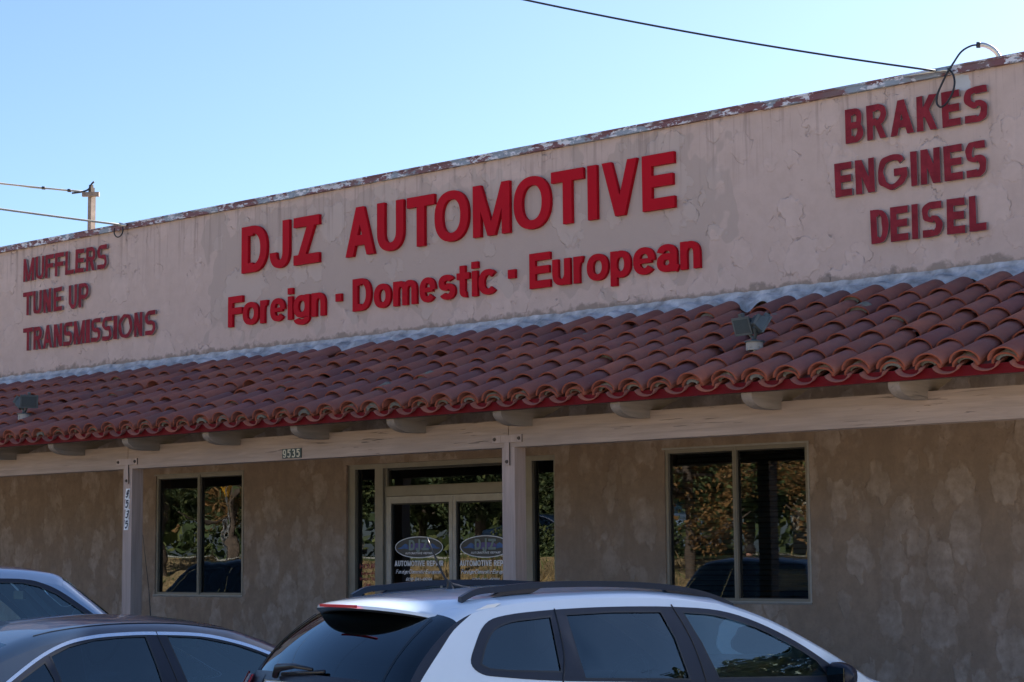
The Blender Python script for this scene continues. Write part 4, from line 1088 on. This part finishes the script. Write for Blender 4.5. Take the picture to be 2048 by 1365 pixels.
# roof rails, spoiler, lamps, wiper, antenna
for sg in (1, -1):
    xr = .60*sg
    def rz(y):
        i = min(range(9*7, 16*7), key=lambda k: abs(C1.c[k].x-y)); return C1.pt(i, .85*sg).z
    path = catmull([(.83, rz(.83)+.008), (.93, rz(.93)+.038), (1.08, 1.655), (1.35, 1.674), (1.8, 1.673), (2.2, 1.652), (2.45, 1.618), (2.62, 1.578), (2.76, 1.526)], 5)
    V = []; F = []
    for p in path:
        ww = .020; hh = .017
        for (a, b_) in ((-ww, -hh), (ww*1.15, -hh), (ww*.9, hh), (-ww*.7, hh)): V.append(Vector((xr+a, p.x, p.y+b_)))
    for i in range(len(path)-1):
        for j in range(4): F.append((i*4+j, i*4+(j+1) % 4, i*4+4+(j+1) % 4, i*4+4+j))
    F += [(3, 2, 1, 0), tuple(len(V)-4+k for k in range(4))]
    rl = mesh_obj('roof_rail', V, F, M['trim'], E1, smooth=True, sharp=50)
    for (ya, yb, yt0, yt1, z0_, z1_) in ((1.02, 1.30, 1.13, 1.38, 1.656, 1.668), (2.26, 2.60, 2.22, 2.50, 1.646, 1.605)):
        mb = MB(); i0 = 0
        for xx in (xr-.018, xr+.018):
            for (yy, zz) in ((ya, rz(ya)+.002), (yb, rz(yb)+.002), (yt1, z1_), (yt0, z0_)): mb.v.append(Vector((xx, yy, zz)))
        mb.f += [(i0, i0+1, i0+2, i0+3), (i0+7, i0+6, i0+5, i0+4), (i0, i0+4, i0+5, i0+1), (i0+1, i0+5, i0+6, i0+2), (i0+2, i0+6, i0+7, i0+3), (i0+3, i0+7, i0+4, i0)]; mb.m += [0]*6
        mb.build('rail_foot', M['trim'], rl)
V = []; F = []; nv = 40
def roofz(y, v):
    k = min(range(8*7, 14*7), key=lambda q: abs(C1.pt(q, v).y-y)); a, b_ = C1.pt(k, v), C1.pt(k+1, v)
    if a.y > y: a, b_ = C1.pt(k-1, v), a
    return a.z+(b_.z-a.z)*(y-a.y)/max(1e-6, b_.y-a.y)
for j in range(nv+1):
    v = -.985+1.97*j/nv; a = abs(v); x = v*.735
    yt = .40+.36*a**2.2; y1 = 1.02; y2 = max(.93, yt+.12)
    zt = 1.578-.052*a*a-.05*a**6
    row = [(y1, roofz(y1, v)+.002), (y2, roofz(y2, v)+.006), (yt+(y2-yt)*.45, zt+(roofz(y2, v)+.006-zt)*.62), (yt+.03, zt+.010), (yt, zt), (yt-.004, zt-.016), (yt+.02, zt-.032), (min(y2, yt+.20), zt-.045), (y2, roofz(y2, v)-.03)]
    for k, (yy, zz) in enumerate(row): V.append(Vector((x, yy, zz)))
m_ = 9; mi = []
for j in range(nv):
    for k in range(m_-1): a = j*m_+k; F.append((a, a+m_, a+m_+1, a+1)); mi.append(0 if k < 5 else 1)
for base in (0, nv*m_): F.append(tuple(base+k for k in range(m_))); mi.append(0)
sp_ = mesh_obj('rear_spoiler', V, F, [M['white'], M['black']], E1, smooth=True, mi=mi, sharp=50)
MB().box((-.17, .386, 1.562), (.23, .402, 1.577)).build('brake_light', M['tail'], sp_)
# black glass-wrap seam line, rear lamps and wiper lie on the tailgate surface
def gate(k, v, off=.004): return C1.pt(int(k*7), v, off)
def patch(name, ks, vs_, mat, off, par=E1):
    V = []; F = []
    for k in ks:
        for v in vs_: V.append(gate(k, v, off))
    n = len(vs_)
    for i in range(len(ks)-1):
        for j in range(n-1): a = i*n+j; F.append((a, a+1, a+n+1, a+n))
    return mesh_obj(name, V, F, mat, par, smooth=True)
lin = lambda a, b_, n: [a+(b_-a)*k/n for k in range(n+1)]
patch('lamp_bar', lin(4.5, 5.62, 9), lin(.10, .95, 20), M['tail'], .016); patch('lamp_bar', lin(4.5, 5.3, 9), lin(-.95, -.10, 20), M['tail'], .016)
patch('tailgate_strip', lin(5.62, 6.02, 3), lin(-1, 1, 40), M['trim'], .010)
patch('lamp_housing', lin(4.43, 5.9, 9), lin(.86, 1.0, 6), M['trim'], .012)
patch('lamp_housing', lin(4.43, 5.9, 9), lin(-1.0, -.60, 6), M['trim'], .012)
tlm = patch('tail_lamp', lin(4.43, 5.95, 9), lin(-1.0, -.92, 4), M['tail'], .05)
patch('tail_lamp', lin(4.43, 5.85, 9), lin(-.92, -.84, 4), M['tailw'], .045); patch('tail_lamp', lin(4.43, 5.75, 9), lin(-.84, -.79, 4), M['tail'], .035)
MB().tube([gate(6.1, v, .006) if 0 else gate(6+2.9*((1-abs(v)/.86)**.0), v, .006) for v in []] or [gate(k, -.86-.04*(k-6)/3, .006) for k in lin(6, 8.85, 12)], .0022, 4).build('glass_seam', M['black'], E1)
MB().tube([gate(k, .84+.03*(k-6)/3, .006) for k in lin(6, 8.85, 12)], .0022, 4).build('glass_seam', M['black'], E1)
wp = MB().tube([gate(5.80, -.34, .03), gate(6.02, -.30, .055), gate(6.22, -.08, .05), gate(6.26, .14, .03)], [.020, .024, .015, .009], 7)
wp.tube([gate(5.98, -.26, .022), gate(6.06, .02, .022), gate(6.16, .27, .018)], .011, 6).build('rear_wiper', M['black'], E1, smooth=True)
an = C1.pt(11*7, 0); ax, ay, az = 0, 1.12, an.z-.006
mb = MB().tube(catmull([(ax, ay+.16, az+.004), (ax, ay+.10, az+.012), (ax, ay+.045, az+.022), (ax, ay+.02, az+.04)], 4), [.012]*5+[.016]*4+[.014]*4, 8)
mb.tube(catmull([(ax, ay+.03, az+.0), (ax, ay+.015, az+.045), (ax-.0, ay-.02, az+.09), (ax, ay-.13, az+.30)], 4), [.030, .024, .019, .015, .012, .010, .008, .007, .006, .006, .0055, .005, .005], 8)
mb.build('antenna', M['black'], E1, smooth=True)
# dark blue sedan
sed = dict(name='parked_sedan', L=4.84, hw=.915, zb=.90, t1=.30, t2=.20, crown=.05, rnd=.055, pr=.22, pf=.34, wr=.335, fw=3.98, rw=1.10,
    K=[(.06, .26), (.0, .45), (.0, .68), (.05, .90), (.14, .995), (.42, 1.035), (.80, 1.075), (1.10, 1.17), (1.42, 1.315), (1.72, 1.415), (2.0, 1.458), (2.3, 1.475), (2.65, 1.468), (2.95, 1.432), (3.15, 1.388), (3.5, 1.25), (3.85, 1.07), (3.98, 1.00), (4.3, .93), (4.62, .82), (4.79, .68), (4.84, .5), (4.78, .26)],
    zones=[('rear_bumper', 0, 4, 'navy'), ('boot_lid', 4, 7, 'navy'), ('rear_window', 7, 8.43, 'glass_dark'), ('roof', 8.43, 14, 'navy'), ('windshield', 14, 17, 'glass_car'), ('bonnet', 17, 20, 'navy'), ('front_bumper', 20, 22, 'navy')],
    paint='navy', mirmat='navy', mir=(3.55, 1.0), band=.020, seats=(2.1, 1.35), rvm=(3.08, 1.27), wheelpos=(3.0, .93), gm=['glass_dark', 'glass_dark', 'glass_car'], seams=[[(2.50, 1.385), (2.60, 1.07), (2.66, .85), (2.66, .4)]])
sed['dlo'] = [(p.x, p.y) for p in catmull([(1.30, .985), (1.42, 1.06), (1.57, 1.165), (1.74, 1.270), (1.91, 1.340), (2.09, 1.372), (2.28, 1.382), (2.48, 1.381), (2.80, 1.362), (3.04, 1.311), (3.22, 1.250), (3.40, 1.17), (3.62, 1.05), (3.72, .975), (3.3, .945), (2.5, .93), (1.6, .94)], 4, True)]
sed['glass'] = [[(1.45, 1.01), (1.60, 1.12), (1.755, 1.215), (1.80, 1.12), (1.82, .985), (1.5, .985)],
    [(1.80, 1.252), (1.92, 1.303), (2.09, 1.338), (2.28, 1.350), (2.425, 1.350), (2.47, 1.18), (2.52, .965), (1.86, .975), (1.845, 1.12)],
    [(2.575, 1.349), (2.80, 1.331), (3.03, 1.281), (3.20, 1.222), (3.37, 1.145), (3.50, 1.065), (3.55, .985), (2.70, .97), (2.63, 1.18)]]
E2, C2 = build_car(sed, (-11.02, -8.53), 15, 'dark blue sedan with bright chrome window strip parked left of the white SUV', 'car', 'cars parked nose-in before the shop')
mb = MB(); V = [Vector((-.0, 1.50, 1.395)), Vector((0, 1.86, 1.468)), Vector((.0, 1.60, 1.485))]
mb = MB(); i0 = 0
for (x, y, z) in ((-.028, 1.58, 1.37), (.028, 1.58, 1.37), (.02, 1.84, 1.43), (-.02, 1.84, 1.43), (-.006, 1.56, 1.495), (.006, 1.56, 1.495)): mb.v.append(Vector((x, y, z)))
mb.f = [(0, 1, 2, 3), (0, 4, 5, 1), (1, 5, 2), (0, 3, 4), (3, 2, 5, 4)]; mb.m = [0]*5
mb.build('shark_fin', M['navy'], E2)
for sg in (1, -1):
    MB().tube([C2.pt(k, .90*sg, .003) for k in range(9*7, 14*7, 3)], .003, 4).build('roof_seam', M['black'], E2)
# silver-blue tall car
wag = dict(name='parked_wagon', vl=.95, L=4.6, hw=.90, zb=1.10, t1=.26, t2=.25, crown=.045, rnd=.075, pr=.10, pf=.26, wr=.36, fw=3.75, rw=.95,
    K=[(.06, .30), (.0, .5), (.0, .75), (.04, .98), (.10, 1.12), (.20, 1.34), (.34, 1.62), (.46, 1.74), (.8, 1.785), (1.4, 1.80), (2.0, 1.805), (2.5, 1.80), (2.78, 1.775), (2.93, 1.735), (3.10, 1.60), (3.32, 1.41), (3.52, 1.235), (3.62, 1.165), (4.0, 1.11), (4.4, 1.03), (4.55, .86), (4.6, .6), (4.55, .3)],
    zones=[('rear_bumper', 0, 3, 'slate'), ('tailgate', 3, 5, 'slate'), ('rear_window', 5, 6, 'glass_dark'), ('roof', 6, 13, 'slate'), ('windshield', 13, 16, 'glass_car'), ('bonnet', 16, 20, 'slate'), ('front_bumper', 20, 22, 'slate')],
    paint='slate', mirmat='slate', mir=(3.12, 1.20), seats=(1.9, 1.0), rvm=(2.80, 1.56), wheelpos=(2.9, 1.12), gm=['glass_car', 'glass_car'])
wag['dlo'] = [(p.x, p.y) for p in catmull([(.42, 1.14), (.48, 1.45), (.60, 1.66), (.9, 1.695), (1.6, 1.705), (2.33, 1.700), (2.59, 1.690), (2.72, 1.660), (2.85, 1.600), (3.03, 1.470), (3.19, 1.340), (3.34, 1.20), (3.40, 1.12), (2.9, 1.10), (1.6, 1.10), (.7, 1.10)], 4, True)]
wag['glass'] = [[(.50, 1.14), (.55, 1.42), (.66, 1.62), (.92, 1.662), (1.66, 1.672), (1.70, 1.4), (1.74, 1.13)],
    [(1.80, 1.672), (2.33, 1.668), (2.57, 1.660), (2.69, 1.632), (2.82, 1.573), (2.99, 1.45), (3.15, 1.318), (3.27, 1.20), (3.31, 1.135), (1.88, 1.13)]]
E3, C3 = build_car(wag, (-13.546, -7.836), 15, 'silver-blue tall estate car at the left edge behind the dark sedan', 'car', 'cars parked nose-in before the shop')
MB().tube([(.70, 3.62, 1.15), (.705, 3.58, 1.6), (.715, 3.52, 2.02)], [.004, .003, .0022], 6).cyl((.70, 3.62, 1.10), (0, 0, 1), .012, .06, 8).build('mast_antenna', M['black'], E3)

def copy_tree(o, parent=None):
    c = o.copy(); COL.objects.link(c); c.parent = parent
    for k in list(o.children): copy_tree(k, c)
    return c
def move(root, loc, dl, label, group=None):
    root.location = loc; root.rotation_euler = (0, 0, -radians(dl)); root['label'] = label
    if group: root['group'] = group
    elif 'group' in root: del root['group']
    return root
def repaint(root, mp):
    for o in [root]+list(root.children_recursive):
        if o.type == 'MESH':
            for sl in list(o.material_slots):
                pass
            if any(s_.material and s_.material.name in mp for s_ in o.material_slots):
                o.data = o.data.copy()
                for k, m_ in enumerate(o.data.materials):
                    if m_ and m_.name in mp: o.data.materials[k] = mp[m_.name]
G2 = 'cars on the street seen reflected in the windows'
c = move(copy_tree(E3), (-22.6, -7.4, 0), 15, 'second tall car beyond the left edge, seen only mirrored in the left window', 'cars parked nose-in before the shop')
repaint(c, {'silver_blue_car_paint': M['navy']})
c = move(copy_tree(E2), (-18.9, -8.6, 0), 15, 'dark sedan parked beyond the left edge, seen only mirrored in the door glass', 'cars parked nose-in before the shop')
for (x, y, dl, mats, lab) in ((-51.0, -31.0, 90, 'silver', 'silver sedan on the street mirrored in the left window'),
                              (-43.5, -35.0, 90, None, 'dark sedan on the street mirrored in the entrance door glass')):
    c = move(copy_tree(E2), (x, y, 1.70), dl, lab, G2)
    if mats: repaint(c, {'dark_blue_car_paint': M['silver'], 'privacy_glass': M['glass_dark']})
c = move(copy_tree(E1), (-28.6, -32.5, 1.70), 84, 'white SUV on the street mirrored at the right edge of the right window', G2)
c = move(copy_tree(E3), (-35.2, -29.5, 1.70), 92, 'grey estate car on the street mirrored in the right window', G2)

# ------------------------------------------------------------------ trees, hedge, street things
def tree_mesh(seed, H, R, nleaf, leafs, trunk_r=.14, low=.35, narrow=1.0, ls=(.05, .11)):
    rn = random.Random(seed); mb = MB()
    lean = Vector((rn.uniform(-.25, .25), rn.uniform(-.25, .25), 0))
    tk = catmull([(0, 0, -.3), lean*.4+Vector((0, 0, H*.25)), lean+Vector((0, 0, H*.55)), lean*1.3+Vector((0, 0, H*.85))], 4)
    mb.tube(tk, [trunk_r*(1.15-.9*k/len(tk)) for k in range(len(tk))], 8)
    tips = []
    for k in range(15):
        b0 = tk[rn.randint(3, len(tk)-2)]; a = rn.uniform(0, 2*pi); q = rn.uniform(.45, 1)*R
        e1 = b0+Vector((cos(a)*q, sin(a)*q, rn.uniform(.05, .35)*H*.6)); mid = b0.lerp(e1, .5)+Vector((0, 0, -.1))
        mb.tube(catmull([b0, mid, e1], 3), [trunk_r*.4*(1-.13*j) for j in range(7)], 5); tips += [mid, e1, mid.lerp(e1, .5)]
    cl = []
    for k in range(46):
        t = rn.choice(tips); a = rn.uniform(0, 2*pi); u = rn.uniform(low, 1); rr = R*sqrt(max(.05, 1-((u-.6)/.5)**2))*rn.uniform(.3, 1)*narrow
        p = Vector((cos(a)*rr, sin(a)*rr, u*H)) if rn.random() < .6 else t+Vector((rn.gauss(0, .3), rn.gauss(0, .3), rn.gauss(.1, .3)))
        cl.append((p, rn.uniform(.35, .8)*R*.42))
    V = []; F = []; Mi = []
    for k in range(nleaf):
        p, r = rn.choice(cl); d = Vector((rn.gauss(0, 1), rn.gauss(0, 1), rn.gauss(0, 1))).normalized()*r*rn.random()**.45
        c_ = p+d; s_ = rn.uniform(*ls); n1 = Vector((rn.gauss(0, 1), rn.gauss(0, 1), rn.gauss(0, 1))).normalized(); n2 = n1.orthogonal().normalized(); n3 = n1.cross(n2)
        i = len(V); V += [c_-n2*s_, c_+n3*s_*.55, c_+n2*s_, c_-n3*s_*.55]; F.append((i, i+1, i+2, i+3)); Mi.append(rn.choice(range(len(leafs))) if rn.random() < .35 else 0)
    return mb, (V, F, Mi, leafs)
def make_tree(seed, H, R, nleaf, leafs, name, **kw):
    mb, (V, F, Mi, L) = tree_mesh(seed, H, R, nleaf, leafs, **kw)
    e = empty(name); mb.build('trunk', M['bark'], e, smooth=True)
    mesh_obj('crown', V, F, [M[k] for k in L], e, mi=Mi); return e
G3 = 'trees along the street opposite the shop'
T1 = make_tree(5, 6.6, 2.6, 15000, ['leafo', 'leafy', 'leafg'], 'maple_tree', low=.42, ls=(.035, .075))
T2 = make_tree(9, 9.5, 4.2, 34000, ['leafg', 'leafy'], 'evergreen_tree', trunk_r=.22, low=.2, ls=(.06, .13))
T4 = make_tree(21, 8.5, 3.0, 22000, ['leafg', 'leafy'], 'evergreen_tree', trunk_r=.2, low=.42, ls=(.035, .08))
T3 = make_tree(14, 8.0, 3.0, 12000, ['leafy', 'leafg', 'leafo'], 'street_tree', trunk_r=.18, low=.15, ls=(.07, .15))
def put(T, loc, rz, sc, label, first=False):
    o = T if first else copy_tree(T)
    o.location = loc; o.rotation_euler = (0, 0, rz); o.scale = (sc, sc, sc); return tag(o, label, 'tree', G3)
put(T1, (-24.8, -20.5, 1.0), .3, .95, 'orange-leaved maple on the bank mirrored in the right window', True)
put(T1, (-21.6, -21.5, 1.2), 2.1, .9, 'second orange maple on the bank, mirrored at the right edge of the right window')
put(T1, (-56.5, -34.5, 1.7), 4.1, 1.3, 'orange street tree mirrored at the right side of the left window')
put(T4, (-43.2, -20.5, .9), .7, .85, 'dark evergreen tree on the bank mirrored in the left window', True)
put(T3, (-33.0, -41.5, 1.8), .2, 1.0, 'olive street tree mirrored in the entrance transom', True)
for k, (x, y) in enumerate(((-69, -40), (-63.5, -41.5), (-58, -39.5), (-53.5, -42), (-48.5, -40), (-43.5, -42.5), (-39, -44))):
    put(T2, (x, y, 1.7), k*2.1+.5, .92+.09*(k % 3), 'dense evergreen close behind the far kerb, %s counted from the west' % ('first second third fourth fifth sixth seventh'.split()[k]), k == 0)
xs = [-84, -76, -69, -62, -53, -46.5, -40, -28, -20, -11, -2]
for k, x in enumerate(xs):
    put([T2, T3][k % 2], (x, -44-2.5*(k % 3), 1.8), k*1.3, 1.0+.12*(k % 3), 'green tree in the row across the street, number %s from the west end' % ('one two three four five six seven eight nine ten eleven'.split()[k]))
for k, (x, y, s_) in enumerate(((15.5, 6.6, 1.75), (20.5, 10.5, 1.9), (26, 8.0, 1.9), (29, 16, 1.8))):
    o = put([T3, T2][k % 2], (x, y, 0), k*2.2+.4, s_*.78, ['nearest', 'second', 'third', 'farthest'][k]+' tree east of the shop, reflected in the white SUV front window')
# distant belt of trees closing the view across the street (one mass, never seen directly)
rn = random.Random(8); V, F, Mi = [], [], []
for k in range(26000):
    x = rn.uniform(-190, 20); hmax = 8.5+2.5*noise.noise((x*.09, 1, 0))+1.2*noise.noise((x*.4, 3, 0))
    c_ = Vector((x, -80+rn.gauss(0, 1.2), 1.8+rn.random()**.8*hmax)); s_ = rn.uniform(.28, .55)
    n1 = Vector((rn.gauss(0, 1), rn.gauss(0, 1), rn.gauss(0, 1))).normalized(); n2 = n1.orthogonal().normalized(); n3 = n1.cross(n2)
    i = len(V); V += [c_-n2*s_, c_+n3*s_*.6, c_+n2*s_, c_-n3*s_*.6]; F.append((i, i+1, i+2, i+3)); Mi.append(rn.choice((0, 0, 1)))
mesh_obj('tree_belt', V, F, [M['leafg'], M['leafy']], mi=Mi, kind='stuff')
# hedge and bank plants
rn = random.Random(4)
def shrub_geo(c, rx, ry, rz, n, V, F, Mi):
    for k in range(n):
        d = Vector((rn.gauss(0, 1), rn.gauss(0, 1), abs(rn.gauss(0, 1)))).normalized(); d = Vector((d.x*rx, d.y*ry, d.z*rz))*rn.uniform(.75, 1.05)
        c_ = Vector(c)+d; s_ = rn.uniform(.04, .08); n1 = Vector((rn.gauss(0, 1), rn.gauss(0, 1), rn.gauss(0, 1))).normalized(); n2 = n1.orthogonal().normalized(); n3 = n1.cross(n2)
        i = len(V); V += [c_-n2*s_, c_+n3*s_*.5, c_+n2*s_, c_-n3*s_*.5]; F.append((i, i+1, i+2, i+3)); Mi.append(rn.choice((0, 0, 1)))
V, F, Mi = [], [], []
for k in range(9): shrub_geo((-33.5+k*.8, -24.4, 1.7), .7, .6, .95, 900, V, F, Mi)
o = mesh_obj('hedge', V, F, [M['leafg'], M['leafy']], mi=Mi); tag(o, 'clipped green hedge on the verge mirrored in the right door leaf', 'hedge')
V, F, Mi = [], [], []
for k in range(15000):
    x = rn.uniform(-62, -16); y = rn.uniform(-23.4, -15.2); z = .1+1.62*((-15.0-y)/8.5)**.8 if y < -15 else .1
    h = rn.uniform(.06, .26)*(1+.8*noise.noise((x*.4, y*.4, 0))); a = rn.uniform(0, 2*pi); w = rn.uniform(.012, .03); i = len(V)
    V += [Vector((x-cos(a)*w, y-sin(a)*w, z-.05)), Vector((x+cos(a)*w, y+sin(a)*w, z-.05)), Vector((x+rn.gauss(0, .08), y+rn.gauss(0, .08), z+h))]; F.append((i, i+1, i+2)); Mi.append(0 if noise.noise((x*.5, y*.5, 7))+rn.gauss(0, .12) < .12 else 1)
mesh_obj('dry_grass', V, F, [M['drygrass'], M['leafy']], mi=Mi, kind='stuff')
e = empty('road_sign', (-45.2, -24.6, 1.75), label='yellow diamond road sign on a post mirrored in the left window', cat='sign')
MB().cyl((0, 0, 0), (0, 0, 1), .03, 2.3, 8).build('sign_post', M['steel'], e)
MB().box((-.33, -.01, 2.05), (.33, .01, 2.71), rot=Matrix.Rotation(radians(45), 3, 'Y')).build('sign_panel', M['yellow'], e)
def block(name, x0, x1, y0, y1, z1, mat, label, nwin):
    e = empty(name, ((x0+x1)/2, (y0+y1)/2, 1.8), label=label, cat='building')
    cx, cy = e.location.x, e.location.y
    MB().box((x0-cx, y0-cy, 0), (x1-cx, y1-cy, z1)).build('wall', mat, e)
    MB().box((x0-cx-.2, y0-cy-.2, z1), (x1-cx+.2, y1-cy+.2, z1+.35)).build('roof', M['fascia'], e)
    for k in range(nwin):
        xx = x0-cx+(k+.5)*(x1-x0)/nwin; f_ = MB().box((xx-.9, y1-cy, 1.0), (xx+.9, y1-cy+.05, 2.4)).build('window', M['alumw'], e)
        MB().box((xx-.82, y1-cy+.051, 1.08), (xx+.82, y1-cy+.06, 2.32)).build('pane', M['lens'], f_)
block('shop_building', -46, -30, -70, -58, 4.2, M['render'], 'beige flat-roofed building across the street behind the trees', 5)
block('shop_building', -24, -8, -74, -60, 5.0, M['concrete'], 'grey flat-roofed building across the street, east of the beige one', 5)

# bystander on the bank, seen mirrored in the right window
def person(loc, rz):
    e = empty('person', loc, rz, 'person in dark shirt standing on the bank raising both hands to the face', 'person')
    J = dict(pel=(0, 0, .93), sp1=(0, .01, 1.12), ch=(0, 0, 1.33), nk=(0, .01, 1.46), hd=(0, .02, 1.56), hd2=(0, .02, 1.68), hipl=(-.09, 0, .88), knl=(-.11, .02, .48), anl=(-.12, -.02, .08), tol=(-.13, .14, .03), hipr=(.09, 0, .88), knr=(.11, .02, .48), anr=(.12, -.02, .08), tor=(.13, .14, .03),
             shl=(-.19, 0, 1.38), ell=(-.26, .12, 1.14), wrl=(-.10, .25, 1.42), hal=(-.06, .24, 1.52), shr=(.19, 0, 1.38), elr=(.26, .12, 1.14), wrr=(.10, .25, 1.42), har=(.06, .24, 1.52))
    R_ = dict(pel=.14, sp1=.13, ch=.15, nk=.055, hd=.085, hd2=.07, hipl=.09, knl=.06, anl=.04, tol=.03, hipr=.09, knr=.06, anr=.04, tor=.03, shl=.065, ell=.045, wrl=.03, hal=.035, shr=.065, elr=.045, wrr=.03, har=.035)
    ks = list(J); ED = [('pel', 'sp1'), ('sp1', 'ch'), ('ch', 'nk'), ('nk', 'hd'), ('hd', 'hd2'), ('pel', 'hipl'), ('hipl', 'knl'), ('knl', 'anl'), ('anl', 'tol'), ('pel', 'hipr'), ('hipr', 'knr'), ('knr', 'anr'), ('anr', 'tor'), ('ch', 'shl'), ('shl', 'ell'), ('ell', 'wrl'), ('wrl', 'hal'), ('ch', 'shr'), ('shr', 'elr'), ('elr', 'wrr'), ('wrr', 'har')]
    me = bpy.data.meshes.new('body'); me.from_pydata([J[k] for k in ks], [(ks.index(a), ks.index(b_)) for a, b_ in ED], [])
    me.materials.append(M['skin']); o = bpy.data.objects.new('body', me); link(o, e)
    md = o.modifiers.new('skin', 'SKIN'); 
    for k, sv in zip(ks, me.skin_vertices[0].data): sv.radius = (R_[k], R_[k]*(.75 if k in ('pel', 'sp1', 'ch') else 1)); sv.use_root = (k == 'pel')
    md2 = o.modifiers.new('sub', 'SUBSURF'); md2.levels = 1; md2.render_levels = 2
    def shell(name, pts, rad, mat):
        MB().tube(catmull(pts, 4), rad, 12).build(name, mat, e, smooth=True)
    MB().tube(catmull([(0, 0, .92), (0, 0, 1.1), (0, 0, 1.3), (0, 0, 1.42)], 4), [.175, .172, .17, .168, .17, .175, .18, .185, .19, .195, .20, .17, .09], 14, flat=.7).build('shirt', M['shirt'], e, smooth=True)
    for sx in (-1, 1):
        MB().tube([(sx*.09, 0, .95), (sx*.11, .02, .5), (sx*.12, -.02, .08)], [.11, .085, .06], 10).build('trouser_leg', M['digitk'], e, smooth=True)
        MB().tube([(sx*.17, 0, 1.40), (sx*.24, .07, 1.24)], [.085, .065], 10).build('sleeve', M['shirt'], e, smooth=True)
    MB().tube([(0, -.0, 1.60), (0, -.01, 1.68), (0, 0, 1.76)], [.10, .105, .05], 12).build('hair', M['hair'], e, smooth=True)
person((-19.9, -15.6, .22), radians(20))
